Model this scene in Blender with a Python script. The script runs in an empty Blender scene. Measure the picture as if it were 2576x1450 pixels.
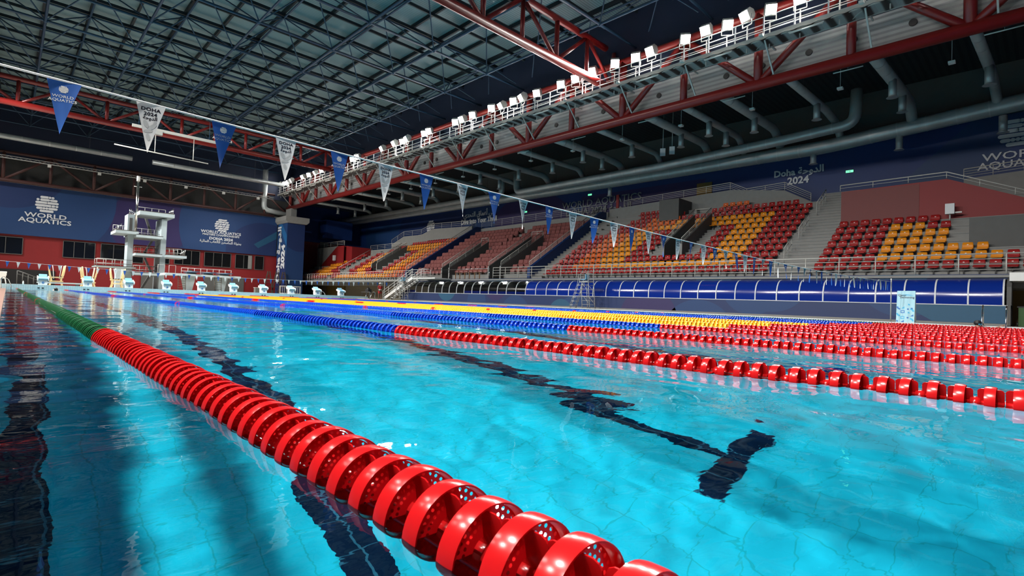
import bpy, bmesh, math, random
import numpy as np
from mathutils import Matrix, Vector, Euler
S = bpy.context.scene
COL = S.collection
rnd = random.Random(7)
PI = math.pi

# ---------------------------------------------------------------- camera
f, yaw, pit, rol = 1315.035, 0.7678445557, 0.0260213151, 0.0364331491
F = Vector((math.sin(yaw)*math.cos(pit), math.cos(yaw)*math.cos(pit), math.sin(pit)))
Rt = Vector((math.cos(yaw), -math.sin(yaw), 0)); Up = Rt.cross(F)
R2 = math.cos(rol)*Rt+math.sin(rol)*Up; U2 = -math.sin(rol)*Rt+math.cos(rol)*Up
cam = bpy.data.cameras.new('camera'); cob = bpy.data.objects.new('camera', cam); COL.objects.link(cob)
M = Matrix((R2, U2, -F)).transposed().to_4x4(); M.translation = (-0.46725606, 0.38406114, 0.358923605)
cob.matrix_world = M
cam.sensor_width = 36; cam.lens = 36*f/2576; cam.clip_start = .02; cam.clip_end = 300
cam.dof.use_dof = True; cam.dof.focus_distance = 4.0; cam.dof.aperture_fstop = 13
S.camera = cob
# ---------------------------------------------------------------- world, exposure, render look
W = bpy.data.worlds.new('world'); S.world = W; W.use_nodes = True
W.node_tree.nodes['Background'].inputs[0].default_value = (.5, .62, .8, 1)
W.node_tree.nodes['Background'].inputs[1].default_value = .02
S.view_settings.view_transform = 'Standard'; S.view_settings.look = 'None'
S.view_settings.exposure = 0.0; S.view_settings.gamma = 1; S.view_settings.use_curve_mapping = False
S.cycles.use_denoising = True; S.cycles.adaptive_threshold = .02
S.cycles.max_bounces = 7; S.cycles.diffuse_bounces = 3; S.cycles.glossy_bounces = 4; S.cycles.transmission_bounces = 5
S.cycles.sample_clamp_indirect = 6
S.cycles.caustics_reflective = False
# ---------------------------------------------------------------- floodlights (lamps at the catwalk fixtures, unseen left rows, added fill spots)
FLOOD_Y = [79.0, 77.8, 76.4, 74.9, 71.4, 69.5, 67.6, 65.6, 59.9, 57.3, 55.8, 50.5, 47.8, 46.6, 45.4, 42.7, 41.7, 37.8, 36.7, 35.2,
           32.8, 31.7, 30.3, 29.2, 27.8, 25.4, 24.0, 23.1, 22.4, 20.6, 19.1, 17.9, 15.7, 14.3, 13.2, 12.0, 10.9, 9.4, 7.6, 5.6, 3.4]
LAMP_E = 16500
def spot(y, side, e):
    L = bpy.data.lights.new('flood_or_fill_lamp', 'SPOT'); L.energy = e; L.shadow_soft_size = .6; L.spot_size = math.radians(112); L.spot_blend = 1
    L.color = (1, .97, .92); L.cycles.is_caustics_light = True
    x = 27.75 if side > 0 else (-4.4 if side == -1 else -9.5)
    o = bpy.data.objects.new('flood_or_fill_lamp', L); o.location = (x, y, 16.25); COL.objects.link(o)
    d = Vector((15.5 if side > 0 else 6.5, y-1.5, 0))-o.location
    o.rotation_euler = d.to_track_quat('-Z', 'Y').to_euler()
    return o
for i, y in enumerate(FLOOD_Y):
    if i % 3 == 1 and y < 75: spot(y, 1, LAMP_E)
for y in (2, 11, 21, 32, 44, 58, 68): spot(y, -1, LAMP_E*.88); spot(y+4.5, -2, LAMP_E*.62)
for y in (50, 60, 70):  # added fill spots without fixtures, brightening the far stand
    o = spot(y, -1, LAMP_E*.75); o.rotation_euler = (Vector((27, y+2, 0))-o.location).to_track_quat('-Z', 'Y').to_euler(); o.data.spot_size = math.radians(70)
for y in (40, 47):  # two more added fill spots, aimed past the column at the far seats
    o = spot(y, -1, LAMP_E*.9); o.rotation_euler = (Vector((34, 77, 3))-o.location).to_track_quat('-Z', 'Y').to_euler(); o.data.spot_size = math.radians(48)

_O1 = 'first second third fourth fifth sixth seventh eighth ninth tenth eleventh twelfth thirteenth fourteenth fifteenth sixteenth seventeenth eighteenth nineteenth twentieth'.split()
_T = {2: 'twenty', 3: 'thirty', 4: 'forty', 5: 'fifty'}; _T2 = {3: 'thirtieth', 4: 'fortieth', 5: 'fiftieth'}
def nth(n): return _O1[n-1] if n <= 20 else (_T2[n//10] if n % 10 == 0 else _T[n//10]+'-'+_O1[n % 10-1])
NUMW = 'zero one two three four five six seven eight nine'.split()
# ---------------------------------------------------------------- materials
def lin(c): return tuple(((v/255)/12.92 if v/255 <= .04045 else ((v/255+.055)/1.055)**2.4) for v in c)
def pm(name, col, rough=.5, metal=0, var=.06, scale=6, bump=0, spec=None):
    m = bpy.data.materials.new(name); m.use_nodes = True; nt = m.node_tree; b = nt.nodes['Principled BSDF']
    b.inputs['Roughness'].default_value = rough; b.inputs['Metallic'].default_value = metal
    if spec is not None: b.inputs['Specular IOR Level'].default_value = spec
    tc = nt.nodes.new('ShaderNodeTexCoord'); n = nt.nodes.new('ShaderNodeTexNoise'); n.inputs['Scale'].default_value = scale; n.inputs['Detail'].default_value = 3
    mx = nt.nodes.new('ShaderNodeMix'); mx.data_type = 'RGBA'
    mx.inputs[6].default_value = (*[max(0, c*(1-var)) for c in col], 1); mx.inputs[7].default_value = (*[min(1, c*(1+var)) for c in col], 1)
    nt.links.new(tc.outputs['Object'], n.inputs['Vector']); nt.links.new(n.outputs['Fac'], mx.inputs[0]); nt.links.new(mx.outputs[2], b.inputs['Base Color'])
    if bump:
        bp = nt.nodes.new('ShaderNodeBump'); bp.inputs['Strength'].default_value = bump; nt.links.new(n.outputs['Fac'], bp.inputs['Height']); nt.links.new(bp.outputs[0], b.inputs['Normal'])
    return m
def emi(name, col, s):
    m = bpy.data.materials.new(name); m.use_nodes = True; b = m.node_tree.nodes['Principled BSDF']
    b.inputs['Base Color'].default_value = (*col, 1); b.inputs['Emission Color'].default_value = (*col, 1); b.inputs['Emission Strength'].default_value = s
    m.cycles.emission_sampling = 'NONE'
    return m
def tiles(name, col, col2, mort, w, h, ms=.006, rough=.35, axis='XY', off=0):
    m = bpy.data.materials.new(name); m.use_nodes = True; nt = m.node_tree; b = nt.nodes['Principled BSDF']; b.inputs['Roughness'].default_value = rough; b.inputs['Specular IOR Level'].default_value = 0 if 'pool' in name or 'lane' in name else .5
    tc = nt.nodes.new('ShaderNodeTexCoord'); br = nt.nodes.new('ShaderNodeTexBrick'); br.offset = off
    br.inputs['Color1'].default_value = (*col, 1); br.inputs['Color2'].default_value = (*col2, 1); br.inputs['Mortar'].default_value = (*mort, 1)
    br.inputs['Scale'].default_value = 1; br.inputs['Mortar Size'].default_value = ms; br.inputs['Brick Width'].default_value = w; br.inputs['Row Height'].default_value = h
    if axis == 'XY': nt.links.new(tc.outputs['Object'], br.inputs['Vector'])
    else:
        sp = nt.nodes.new('ShaderNodeSeparateXYZ'); cb = nt.nodes.new('ShaderNodeCombineXYZ'); nt.links.new(tc.outputs['Object'], sp.inputs[0])
        nt.links.new(sp.outputs['XYZ'.index(axis[0])], cb.inputs[0]); nt.links.new(sp.outputs['XYZ'.index(axis[1])], cb.inputs[1]); nt.links.new(cb.outputs[0], br.inputs['Vector'])
    nt.links.new(br.outputs['Color'], b.inputs['Base Color'])
    return m
def ribbed(name, c1, c2, axis, scale, rough=.5):
    m = bpy.data.materials.new(name); m.use_nodes = True; nt = m.node_tree; b = nt.nodes['Principled BSDF']; b.inputs['Roughness'].default_value = rough
    tc = nt.nodes.new('ShaderNodeTexCoord'); w = nt.nodes.new('ShaderNodeTexWave'); w.bands_direction = axis; w.inputs['Scale'].default_value = scale
    r = nt.nodes.new('ShaderNodeValToRGB'); r.color_ramp.elements[0].position = .25; r.color_ramp.elements[0].color = (*c1, 1); r.color_ramp.elements[1].position = .6; r.color_ramp.elements[1].color = (*c2, 1)
    nt.links.new(tc.outputs['Object'], w.inputs[0]); nt.links.new(w.outputs['Fac'], r.inputs[0]); nt.links.new(r.outputs[0], b.inputs['Base Color'])
    bp = nt.nodes.new('ShaderNodeBump'); bp.inputs['Strength'].default_value = .5; nt.links.new(w.outputs['Fac'], bp.inputs['Height']); nt.links.new(bp.outputs[0], b.inputs['Normal'])
    return m
MT = dict(
 pool=tiles('pool_floor_tile', (.010, .49, .69), (.009, .465, .67), (.008, .38, .50), .25, .25, .005),
 line=tiles('navy_lane_tile', (.002, .012, .035), (.003, .014, .04), (.02, .12, .2), .25, .25, .007),
 poolwall=tiles('pool_wall_tile', (.010, .49, .69), (.009, .465, .67), (.008, .38, .50), .25, .125, .005, axis='YZ'),
 bulk=tiles('bulkhead_tile', lin((196, 222, 226)), lin((176, 212, 222)), lin((140, 170, 180)), .12, .12, .006, axis='XZ'),
 deck=tiles('deck_tile', lin((190, 184, 170)), lin((182, 176, 164)), lin((150, 145, 138)), .3, .3, .006),
 gutter=tiles('gutter_tile', lin((150, 118, 104)), lin((140, 110, 98)), lin((95, 80, 75)), .25, .125, .006),
 red=pm('rope_red_plastic', (.60, .010, .012), .2, scale=30, var=.08),
 blue=pm('rope_blue_plastic', (.008, .07, .52), .2, scale=30, var=.08),
 yellow=pm('rope_yellow_plastic', (.95, .52, .012), .3, scale=30),
 green=pm('rope_green_plastic', (.004, .095, .03), .3, scale=30),
 cable=pm('steel_cable', (.4, .4, .42), .35, .9),
 redpaint=pm('red_truss_paint', (.20, .012, .010), .32, var=.1, scale=2),
 brownpaint=pm('dark_brown_steel', (.05, .014, .012), .6),
 bluepaint=pm('blue_frame_paint', (.012, .042, .085), .45, var=.15, scale=2),
 purlin=pm('dark_purlin_steel', (.003, .008, .014), .6),
 roof=ribbed('roof_deck_sheet', (.13, .19, .20), (.21, .30, .32), 'Y', 1.6),
 fascia=ribbed('grey_fascia_sheet', (.22, .23, .23), (.34, .35, .35), 'Z', 1.2, .35),
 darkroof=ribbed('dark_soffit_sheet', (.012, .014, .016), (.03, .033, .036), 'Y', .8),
 tray=ribbed('grated_tray', (.02, .02, .02), (.30, .31, .31), 'Y', .42),
 duct=pm('galvanised_duct', (.42, .45, .45), .4, .35, var=.25, scale=1.4),
 ductseam=pm('duct_seam_band', (.5, .52, .51), .4, .35),
 white=pm('white_paint', (.75, .75, .73), .4),
 grey=pm('light_grey_paint', (.42, .42, .40), .5, .2),
 rail=pm('pale_grey_rail_paint', (.50, .49, .45), .35, .1),
 steel=pm('polished_steel', (.7, .7, .68), .15, 1),
 black=pm('black_plastic', (.012, .012, .013), .5),
 glassdark=pm('dark_window_glass', (.006, .007, .008), .08),
 redwall=pm('red_wall_paint', (.21, .006, .008), .6, var=.08, scale=.8),
 redwall2=pm('maroon_wall_paint', (.13, .008, .010), .6, var=.08),
 redwall3=pm('washed_red_wall_paint', (.15, .022, .020), .6),
 navy=pm('navy_banner_print', (.006, .022, .095), .55, var=.06, scale=.6),
 navy2=pm('mid_blue_banner_print', (.007, .038, .13), .55),
 navy3=pm('bright_blue_banner_print', (.012, .10, .26), .5),
 violet=pm('violet_banner_print', (.022, .014, .085), .55),
 teal=pm('teal_banner_print', (.01, .075, .15), .55),
 darkgrey=pm('dark_plaster', (.035, .035, .034), .8, var=.2),
 darkblue=pm('dark_blue_upper_paint', (.003, .010, .035), .7),
 bluewall=pm('blue_wall_paint', (.004, .028, .14), .55, var=.1, scale=.5),
 parapet=pm('deep_blue_parapet_paint', (.004, .03, .13), .5),
 print=pm('pale_grey_lettering', (.62, .64, .66), .5),
 printdim=pm('darker_grey_lettering', (.20, .21, .22), .6),  # darker copy of the lettering grey, for text that reads dim
 ink=pm('dark_ink', (.012, .012, .03), .5),
 petal=pm('grey_petal_print', (.42, .44, .44), .6),
 conc=pm('pale_concrete', (.22, .22, .21), .7, var=.1, scale=3, bump=.1),
 conc2=pm('dark_grey_paint', (.085, .085, .082), .7, var=.1, scale=3),
 towerc=pm('pale_blue_concrete', (.36, .43, .46), .6, var=.08, scale=2),
 towerd=pm('platform_edge_brown', (.07, .06, .05), .8),
 seatred=pm('seat_red', (.30, .012, .012), .4, var=.12, scale=3),
 seatorange=pm('seat_orange', (.58, .10, .012), .4, var=.1, scale=3),
 seatyellow=pm('seat_amber', (.68, .23, .008), .4, var=.1, scale=3),
 cover=pm('dusty_pink_seat_cover', (.24, .085, .08), .45, var=.35, scale=9, bump=.5),
 coverlow=pm('grey_folded_cover', (.10, .085, .08), .6, var=.4, scale=9),
 canblue=pm('blue_polycarbonate', (.004, .022, .22), .13, var=.03),
 beige=pm('beige_wall_paint', (.30, .26, .19), .7),
 brown=pm('ochre_wall_paint', (.20, .125, .03), .7),
 cream=pm('cream_painted_wood', (.72, .56, .28), .45, scale=12),
 blockblue=pm('block_blue_pad', (.22, .50, .70), .45),
 blockwhite=pm('block_white_shell', (.70, .76, .78), .35),
 pennblue=pm('blue_pennant_cloth', (.008, .085, .36), .7, var=.08, scale=12),
 pennwhite=pm('white_pennant_cloth', (.62, .64, .64), .7, var=.04, scale=12),
 cord=pm('white_cord', (.7, .7, .7), .6),
 skin=pm('skin', (.16, .075, .045), .5), skinlight=pm('skin_light', (.42, .24, .17), .5),
 shirt=pm('red_shirt_cloth', (.42, .015, .02), .8), binm=pm('green_bin_plastic', (.03, .09, .02), .5),
 wood=pm('brown_wood', (.22, .10, .035), .5, scale=14), rust=pm('rusty_brown_steel', (.06, .045, .035), .7),
 signblue=pm('sign_pale_blue', (.38, .66, .76), .5), signcyan=pm('sign_cyan', (.03, .42, .72), .5), signdeep=pm('sign_deep_blue', (.01, .16, .50), .5),
 lens=emi('lit_lamp_lens', (1, .98, .94), 60), warm=emi('warm_lamp_lens', (1, .72, .36), 4), exitm=emi('exit_sign_face', (.15, .8, .4), 1.6), tube=pm('tube_lamp_white', (.65, .65, .62), .4),
)
def clearpane():
    m = bpy.data.materials.new('clear_polycarbonate'); m.use_nodes = True; nt = m.node_tree; nt.nodes.clear()
    t = nt.nodes.new('ShaderNodeBsdfTransparent'); t.inputs[0].default_value = (.62, .66, .68, 1); g = nt.nodes.new('ShaderNodeBsdfGlossy'); g.inputs['Roughness'].default_value = .15
    fr = nt.nodes.new('ShaderNodeFresnel'); fr.inputs[0].default_value = 1.5; mx = nt.nodes.new('ShaderNodeMixShader'); o = nt.nodes.new('ShaderNodeOutputMaterial')
    nt.links.new(fr.outputs[0], mx.inputs[0]); nt.links.new(t.outputs[0], mx.inputs[1]); nt.links.new(g.outputs[0], mx.inputs[2]); nt.links.new(mx.outputs[0], o.inputs[0])
    return m
MT['clear'] = clearpane()
def translucent(m, w, col):
    nt = m.node_tree; b = nt.nodes['Principled BSDF']; o = nt.nodes['Material Output']; t = nt.nodes.new('ShaderNodeBsdfTranslucent'); t.inputs[0].default_value = (*col, 1)
    mx = nt.nodes.new('ShaderNodeMixShader'); mx.inputs[0].default_value = w; nt.links.new(b.outputs[0], mx.inputs[1]); nt.links.new(t.outputs[0], mx.inputs[2]); nt.links.new(mx.outputs[0], o.inputs[0])
translucent(MT['red'], .30, (.85, .008, .014)); translucent(MT['blue'], .3, (.01, .12, .9)); translucent(MT['yellow'], .3, (1, .62, .03)); translucent(MT['green'], .2, (.01, .25, .05))
def watermat():
    m = bpy.data.materials.new('pool_water'); m.use_nodes = True; nt = m.node_tree; nt.nodes.clear()
    g = nt.nodes.new('ShaderNodeBsdfGlass'); g.inputs['IOR'].default_value = 1.333; g.inputs['Roughness'].default_value = 0
    tc = nt.nodes.new('ShaderNodeTexCoord'); mp = nt.nodes.new('ShaderNodeMapping'); mp.inputs['Rotation'].default_value = (0, 0, .5); mp.inputs['Scale'].default_value = (6, 15, 10)
    n = nt.nodes.new('ShaderNodeTexNoise'); n.inputs['Scale'].default_value = 1; n.inputs['Detail'].default_value = 2.5; n.inputs['Distortion'].default_value = .6
    bp = nt.nodes.new('ShaderNodeBump'); bp.inputs['Strength'].default_value = 1; bp.inputs['Distance'].default_value = .0009
    nt.links.new(tc.outputs['Object'], mp.inputs[0]); nt.links.new(mp.outputs[0], n.inputs['Vector']); nt.links.new(n.outputs['Fac'], bp.inputs['Height']); nt.links.new(bp.outputs[0], g.inputs['Normal'])
    o = nt.nodes.new('ShaderNodeOutputMaterial'); nt.links.new(g.outputs[0], o.inputs[0])
    return m
MT['water'] = watermat()

# ---------------------------------------------------------------- mesh helpers
class MB:
    def __init__(s): s.v = []; s.f = []; s.m = []; s.sm = []
    def add(s, vs, fs, mi=0, sm=False):
        b = len(s.v); s.v += [tuple(p) for p in vs]
        for q in fs: s.f.append([b+i for i in q]); s.m.append(mi); s.sm.append(sm)
        return s
    def box(s, a, b, mi=0):
        x0, y0, z0 = [min(a[i], b[i]) for i in range(3)]; x1, y1, z1 = [max(a[i], b[i]) for i in range(3)]
        vs = [(x0, y0, z0), (x1, y0, z0), (x1, y1, z0), (x0, y1, z0), (x0, y0, z1), (x1, y0, z1), (x1, y1, z1), (x0, y1, z1)]
        return s.add(vs, [(0, 3, 2, 1), (4, 5, 6, 7), (0, 1, 5, 4), (1, 2, 6, 5), (2, 3, 7, 6), (3, 0, 4, 7)], mi)
    def beam(s, p, q, w, h=None, mi=0):
        p, q = Vector(p), Vector(q); d = (q-p).normalized(); u = Vector((0, 0, 1)) if abs(d.z) < .95 else Vector((1, 0, 0))
        a = d.cross(u).normalized(); b = a.cross(d); h = h or w
        vs = [e+a*w/2*sx+b*h/2*sy for e in (p, q) for sx, sy in ((-1, -1), (1, -1), (1, 1), (-1, 1))]
        return s.add(vs, [(0, 3, 2, 1), (4, 5, 6, 7), (0, 1, 5, 4), (1, 2, 6, 5), (2, 3, 7, 6), (3, 0, 4, 7)], mi)
    def tube(s, pts, r, n=8, mi=0, cap=True):
        pts = [Vector(p) for p in pts]; rs = r if isinstance(r, (list, tuple)) else [r]*len(pts); b = len(s.v); prev = None
        for i, p in enumerate(pts):
            d = (pts[min(i+1, len(pts)-1)]-pts[max(i-1, 0)]).normalized()
            if prev is None:
                u = Vector((0, 0, 1)) if abs(d.z) < .9 else Vector((1, 0, 0)); a = d.cross(u).normalized()
            else: a = (prev-d*prev.dot(d)).normalized()
            prev = a; c = d.cross(a)
            for k in range(n):
                t = 2*PI*k/n; s.v.append(tuple(p+(a*math.cos(t)+c*math.sin(t))*rs[i]))
        for i in range(len(pts)-1):
            for k in range(n):
                s.f.append([b+i*n+k, b+i*n+(k+1) % n, b+(i+1)*n+(k+1) % n, b+(i+1)*n+k]); s.m.append(mi); s.sm.append(True)
        if cap:
            s.f.append([b+k for k in range(n)][::-1]); s.f.append([b+(len(pts)-1)*n+k for k in range(n)]); s.m += [mi, mi]; s.sm += [False, False]
        return s
    def prism(s, poly, axis, a, b, mi=0):
        # poly: 2-D points in the other two axes (order of remaining axes x<y<z), extruded a..b along axis
        n = len(poly)
        def P(p, t):
            if axis == 'x': return (t, p[0], p[1])
            if axis == 'y': return (p[0], t, p[1])
            return (p[0], p[1], t)
        vs = [P(p, a) for p in poly]+[P(p, b) for p in poly]
        fs = [list(range(n))[::-1], list(range(n, 2*n))]+[[i, (i+1) % n, n+(i+1) % n, n+i] for i in range(n)]
        return s.add(vs, fs, mi)
    def ball(s, c, r, n=10, m=6, mi=0, sc=(1, 1, 1)):
        vs = []; fs = []
        for i in range(m+1):
            for k in range(n):
                t = PI*i/m; p = 2*PI*k/n; vs.append((c[0]+r*sc[0]*math.sin(t)*math.cos(p), c[1]+r*sc[1]*math.sin(t)*math.sin(p), c[2]+r*sc[2]*math.cos(t)))
        for i in range(m):
            for k in range(n): fs.append((i*n+k, (i+1)*n+k, (i+1)*n+(k+1) % n, i*n+(k+1) % n))
        return s.add(vs, fs, mi, True)
    def mesh(s, name, mats):
        me = bpy.data.meshes.new(name); me.from_pydata(s.v, [], s.f)
        for m in (mats if isinstance(mats, (list, tuple)) else [mats]): me.materials.append(MT[m] if isinstance(m, str) else m)
        me.polygons.foreach_set('material_index', s.m); me.polygons.foreach_set('use_smooth', s.sm)
        bm = bmesh.new(); bm.from_mesh(me); bmesh.ops.recalc_face_normals(bm, faces=bm.faces); bm.to_mesh(me); bm.free()
        me.update(); return me
def tag(o, label=None, cat=None, group=None, kind=None):
    if label: o['label'] = label
    if cat: o['category'] = cat
    if group: o['group'] = group
    if kind: o['kind'] = kind
    return o
def obj(name, data, parent=None, mats=None, loc=None):
    if isinstance(data, MB): data = data.mesh(name, mats)
    o = bpy.data.objects.new(name, data); COL.objects.link(o)
    if parent is not None: o.parent = parent
    if loc: o.location = loc
    return o
def thing(name, label, cat, loc=(0, 0, 0), rz=0, group=None):
    o = bpy.data.objects.new(name, None); COL.objects.link(o); o.location = loc; o.rotation_euler = (0, 0, rz); o.empty_display_size = .2
    return tag(o, label, cat, group)
def struct(name, mb, mats, parent=None):
    o = obj(name, mb, parent, mats)
    if parent is None: o['kind'] = 'structure'
    return o
def kids(o, cache={}):
    return [c for c in o.children]
def dup(root, loc=None, rz=None, label=None, group=None):
    def cp(o, par):
        c = o.copy(); COL.objects.link(c); c.parent = par
        for ch in o.children: cp(ch, c)
        return c
    r = cp(root, None)
    if loc is not None: r.location = loc
    if rz is not None: r.rotation_euler = (0, 0, rz)
    if label: r['label'] = label
    if group: r['group'] = group
    return r
def clip(poly, x0, x1, y0, y1):
    for ax, lim, sg in ((0, x0, 1), (0, x1, -1), (1, y0, 1), (1, y1, -1)):
        out = []
        for i in range(len(poly)):
            p, q = poly[i], poly[(i+1) % len(poly)]; a, b = (p[ax]-lim)*sg, (q[ax]-lim)*sg
            if a >= 0: out.append(p)
            if (a > 0) != (b > 0) and a != b:
                t = a/(a-b); out.append((p[0]+(q[0]-p[0])*t, p[1]+(q[1]-p[1])*t))
        poly = out
        if not poly: return []
    return poly
def circ(cx, cy, r, n=48, ry=None): return [(cx+r*math.cos(2*PI*i/n), cy+(ry or r)*math.sin(2*PI*i/n)) for i in range(n)]
def patch(mb, poly, to3, mi, rect=None):
    if rect: poly = clip(poly, *rect)
    if len(poly) > 2: mb.add([to3(*p) for p in poly], [list(range(len(poly)))], mi)
FORMS = {'ا': 'ﺍﺍﺎﺎ', 'إ': 'ﺇﺇﺈﺈ', 'أ': 'ﺃﺃﺄﺄ', 'ل': 'ﻝﻟﻠﻞ', 'د': 'ﺩﺩﺪﺪ', 'و': 'ﻭﻭﻮﻮ', 'ح': 'ﺡﺣﺤﺢ', 'ة': 'ﺓﺓﺔﺔ', 'ى': 'ﻯﻯﻰﻰ', 'ع': 'ﻉﻋﻌﻊ', 'م': 'ﻡﻣﻤﻢ', 'ق': 'ﻕﻗﻘﻖ',
         'ت': 'ﺕﺗﺘﺖ', 'ي': 'ﻱﻳﻴﻲ', 'ب': 'ﺏﺑﺒﺐ', 'ط': 'ﻁﻃﻄﻂ', 'س': 'ﺱﺳﺴﺲ', 'ر': 'ﺭﺭﺮﺮ', 'ز': 'ﺯﺯﺰﺰ', 'ئ': 'ﺉﺋﺌﺊ'}
def arabic(s):
    nj = 'اإأدورزةى'; out = []
    for i, c in enumerate(s):
        if c not in FORMS: out.append(c); continue
        pj = i > 0 and s[i-1] in FORMS and s[i-1] not in nj; nx = i+1 < len(s) and s[i+1] in FORMS and c not in nj
        out.append(FORMS[c][(2 if nx else 3) if pj else (1 if nx else 0)])
    return ''.join(out[::-1])
def textmesh(body, size=1, bold=0, ext=.004, sx=1, mat='print', align='CENTER', sp=1):
    c = bpy.data.curves.new('t', 'FONT'); c.body = body; c.size = size; c.align_x = align; c.align_y = 'CENTER'; c.offset = bold; c.extrude = ext; c.resolution_u = 2; c.space_character = sp
    o = bpy.data.objects.new('t', c); COL.objects.link(o); bpy.context.view_layer.update()
    me = bpy.data.meshes.new_from_object(o.evaluated_get(bpy.context.evaluated_depsgraph_get()))
    bpy.data.objects.remove(o); bpy.data.curves.remove(c)
    if sx != 1: me.transform(Matrix.Diagonal((sx, 1, 1, 1)))
    me.materials.clear(); me.materials.append(MT[mat]); me.name = 'lettering'; return me
ROT = {'-Y': Euler((PI/2, 0, 0)), '-X': Euler((PI/2, 0, -PI/2))}
ROT['-Xup'] = Matrix(((0, 0, -1), (0, 1, 0), (1, 0, 0))).to_euler()
def put_text(me, loc, face, parent, name='lettering'):
    o = obj(name, me, parent); o.location = loc; o.rotation_euler = ROT[face]; return o
PILL = [(.82, [(-.5, .02), (.22, .22), (.5, .5)]), (.5, [(-.82, -.82), (-.5, .12), (.38, .8)]), (.17, [(-.9, -.08), (.12, .92)]),
        (-.17, [(-.92, .3), (.5, .62), (.9, .9)]), (-.5, [(-.8, -.5), (-.26, -.26), (0, 0), (.26, .85)]), (-.82, [(-.5, .5)])]
PILL2 = [(.82, [(-.45, -.1), (.12, .12), (.35, .5)]), (.5, [(-.75, -.7), (-.45, -.15), (.1, .2), (.5, .75)]), (.17, [(-.9, -.55), (-.25, -.2), (.1, .4), (.7, .9)]),
         (-.17, [(-.92, -.8), (-.5, -.1), (.2, .25), (.55, .85)]), (-.5, [(-.8, -.6), (-.3, 0), (.3, .5), (.75, .8)]), (-.82, [(-.45, -.3), (-.02, .1), (.35, .5)])]
def logo(r, rows=PILL, slant=0, mat='print', ext=.006):
    mb = MB(); hr = .135*r
    for y, segs in rows:
        for a, b in segs:
            p = []
            for i in range(9): t = PI/2+PI*i/8; p.append((a*r+hr*math.cos(t), y*r+hr*math.sin(t)))
            for i in range(9): t = -PI/2+PI*i/8; p.append((b*r+hr*math.cos(t), y*r+hr*math.sin(t)))
            p = [(q[0]+slant*(q[1]-y*r), q[1]) for q in p]; mb.prism(p, 'z', -ext, ext)
    return mb.mesh('emblem', mat)
def railing(name, label, pts, h=1.0, nr=4, post=1.5, r=.022, mat='rail', group=None, top=.03, cat='railing'):
    """posts (each a part) and one rail part following a poly-line of base points"""
    t = thing(name, label, cat, pts[0], 0, group); o = Vector(pts[0]); P = [Vector(p)-o for p in pts]
    mb = MB()
    for k in range(nr):
        z = h*(k+1)/nr; mb.tube([p+Vector((0, 0, z)) for p in P], top if k == nr-1 else r*.7, 6)
    obj('handrail', mb, t, mat)
    pm_ = MB().tube([(0, 0, 0), (0, 0, h)], r, 6).mesh('post', mat)
    for a, b in zip(P[:-1], P[1:]):
        L = (b-a).length; n = max(1, round(L/post))
        for i in range(n+1):
            if i == n and b is not P[-1]: continue
            obj('post', pm_, t, loc=tuple(a+(b-a)*i/n))
    return t

# ================================================================ POOL SHELL
mb = MB(); mb.box((-.5, 0, -3.25), (25.5, 50, -3), 0)
for k in range(10):
    x = 1.25+2.5*k; mb.box((x-.125, 2, -3.0), (x+.125, 48, -2.996), 1)
    for y in (2, 47.75): mb.box((x-.5, y, -3.0), (x-.125, y+.25, -2.996), 1); mb.box((x+.125, y, -3.0), (x+.5, y+.25, -2.996), 1)
mb.box((-.44, .1, -3.0), (-.22, 49.9, -2.996), 1)
FL = struct('floor', mb, ['pool', 'line'])
WL = struct('wall_left', MB().box((-.7, -.4, -3.25), (-.5, 50.3, -.02)), ['poolwall'])
WR = struct('wall_right', MB().box((25.5, -.4, -3.25), (25.8, 50.3, -.02)), ['poolwall'])
MT['poolwallx'] = tiles('pool_end_tile', (.010, .49, .69), (.009, .465, .67), (.008, .38, .50), .25, .125, .005, axis='XZ')
WN = struct('wall_near', MB().box((-.5, -.4, -3.25), (25.5, 0, .12)), ['poolwallx'])
mb = MB().box((-.5, 50, -3.25), (25.5, 50.3, -.02), 0).box((-22, 50, -.02), (26.6, 51.0, .33), 1)
for k in range(10):
    x = 1.25+2.5*k
    for dx in (-.16, .06): mb.box((x+dx, 49.985, .08), (x+dx+.11, 50, .15), 2)
WF = struct('wall_far', mb, ['poolwallx', 'bulk', 'black'])
for q in (FL, WL, WR, WN, WF): q.cycles.is_caustics_receiver = True
# decks
struct('floor_deck_left', MB().box((-.85, -6, -.3), (-.5, 50, .015), 1).box((-22, -6, -.3), (-.85, 50, .03), 0), ['deck', 'gutter'])
struct('floor_deck_right', MB().box((25.5, -6, -.3), (36, 50, .08), 0).box((25.45, -.4, -.02), (25.6, 50, .1), 1).box((26.6, 50, -.3), (38, 86, .09), 0), ['deck', 'white'])
struct('floor_deck_far', MB().box((-22, 51.0, -.3), (26.6, 80, .32), 0), ['deck'])
struct('floor_deck_near', MB().box((-22, -6, -.3), (36, -.4, .1)), ['deck'])
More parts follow.
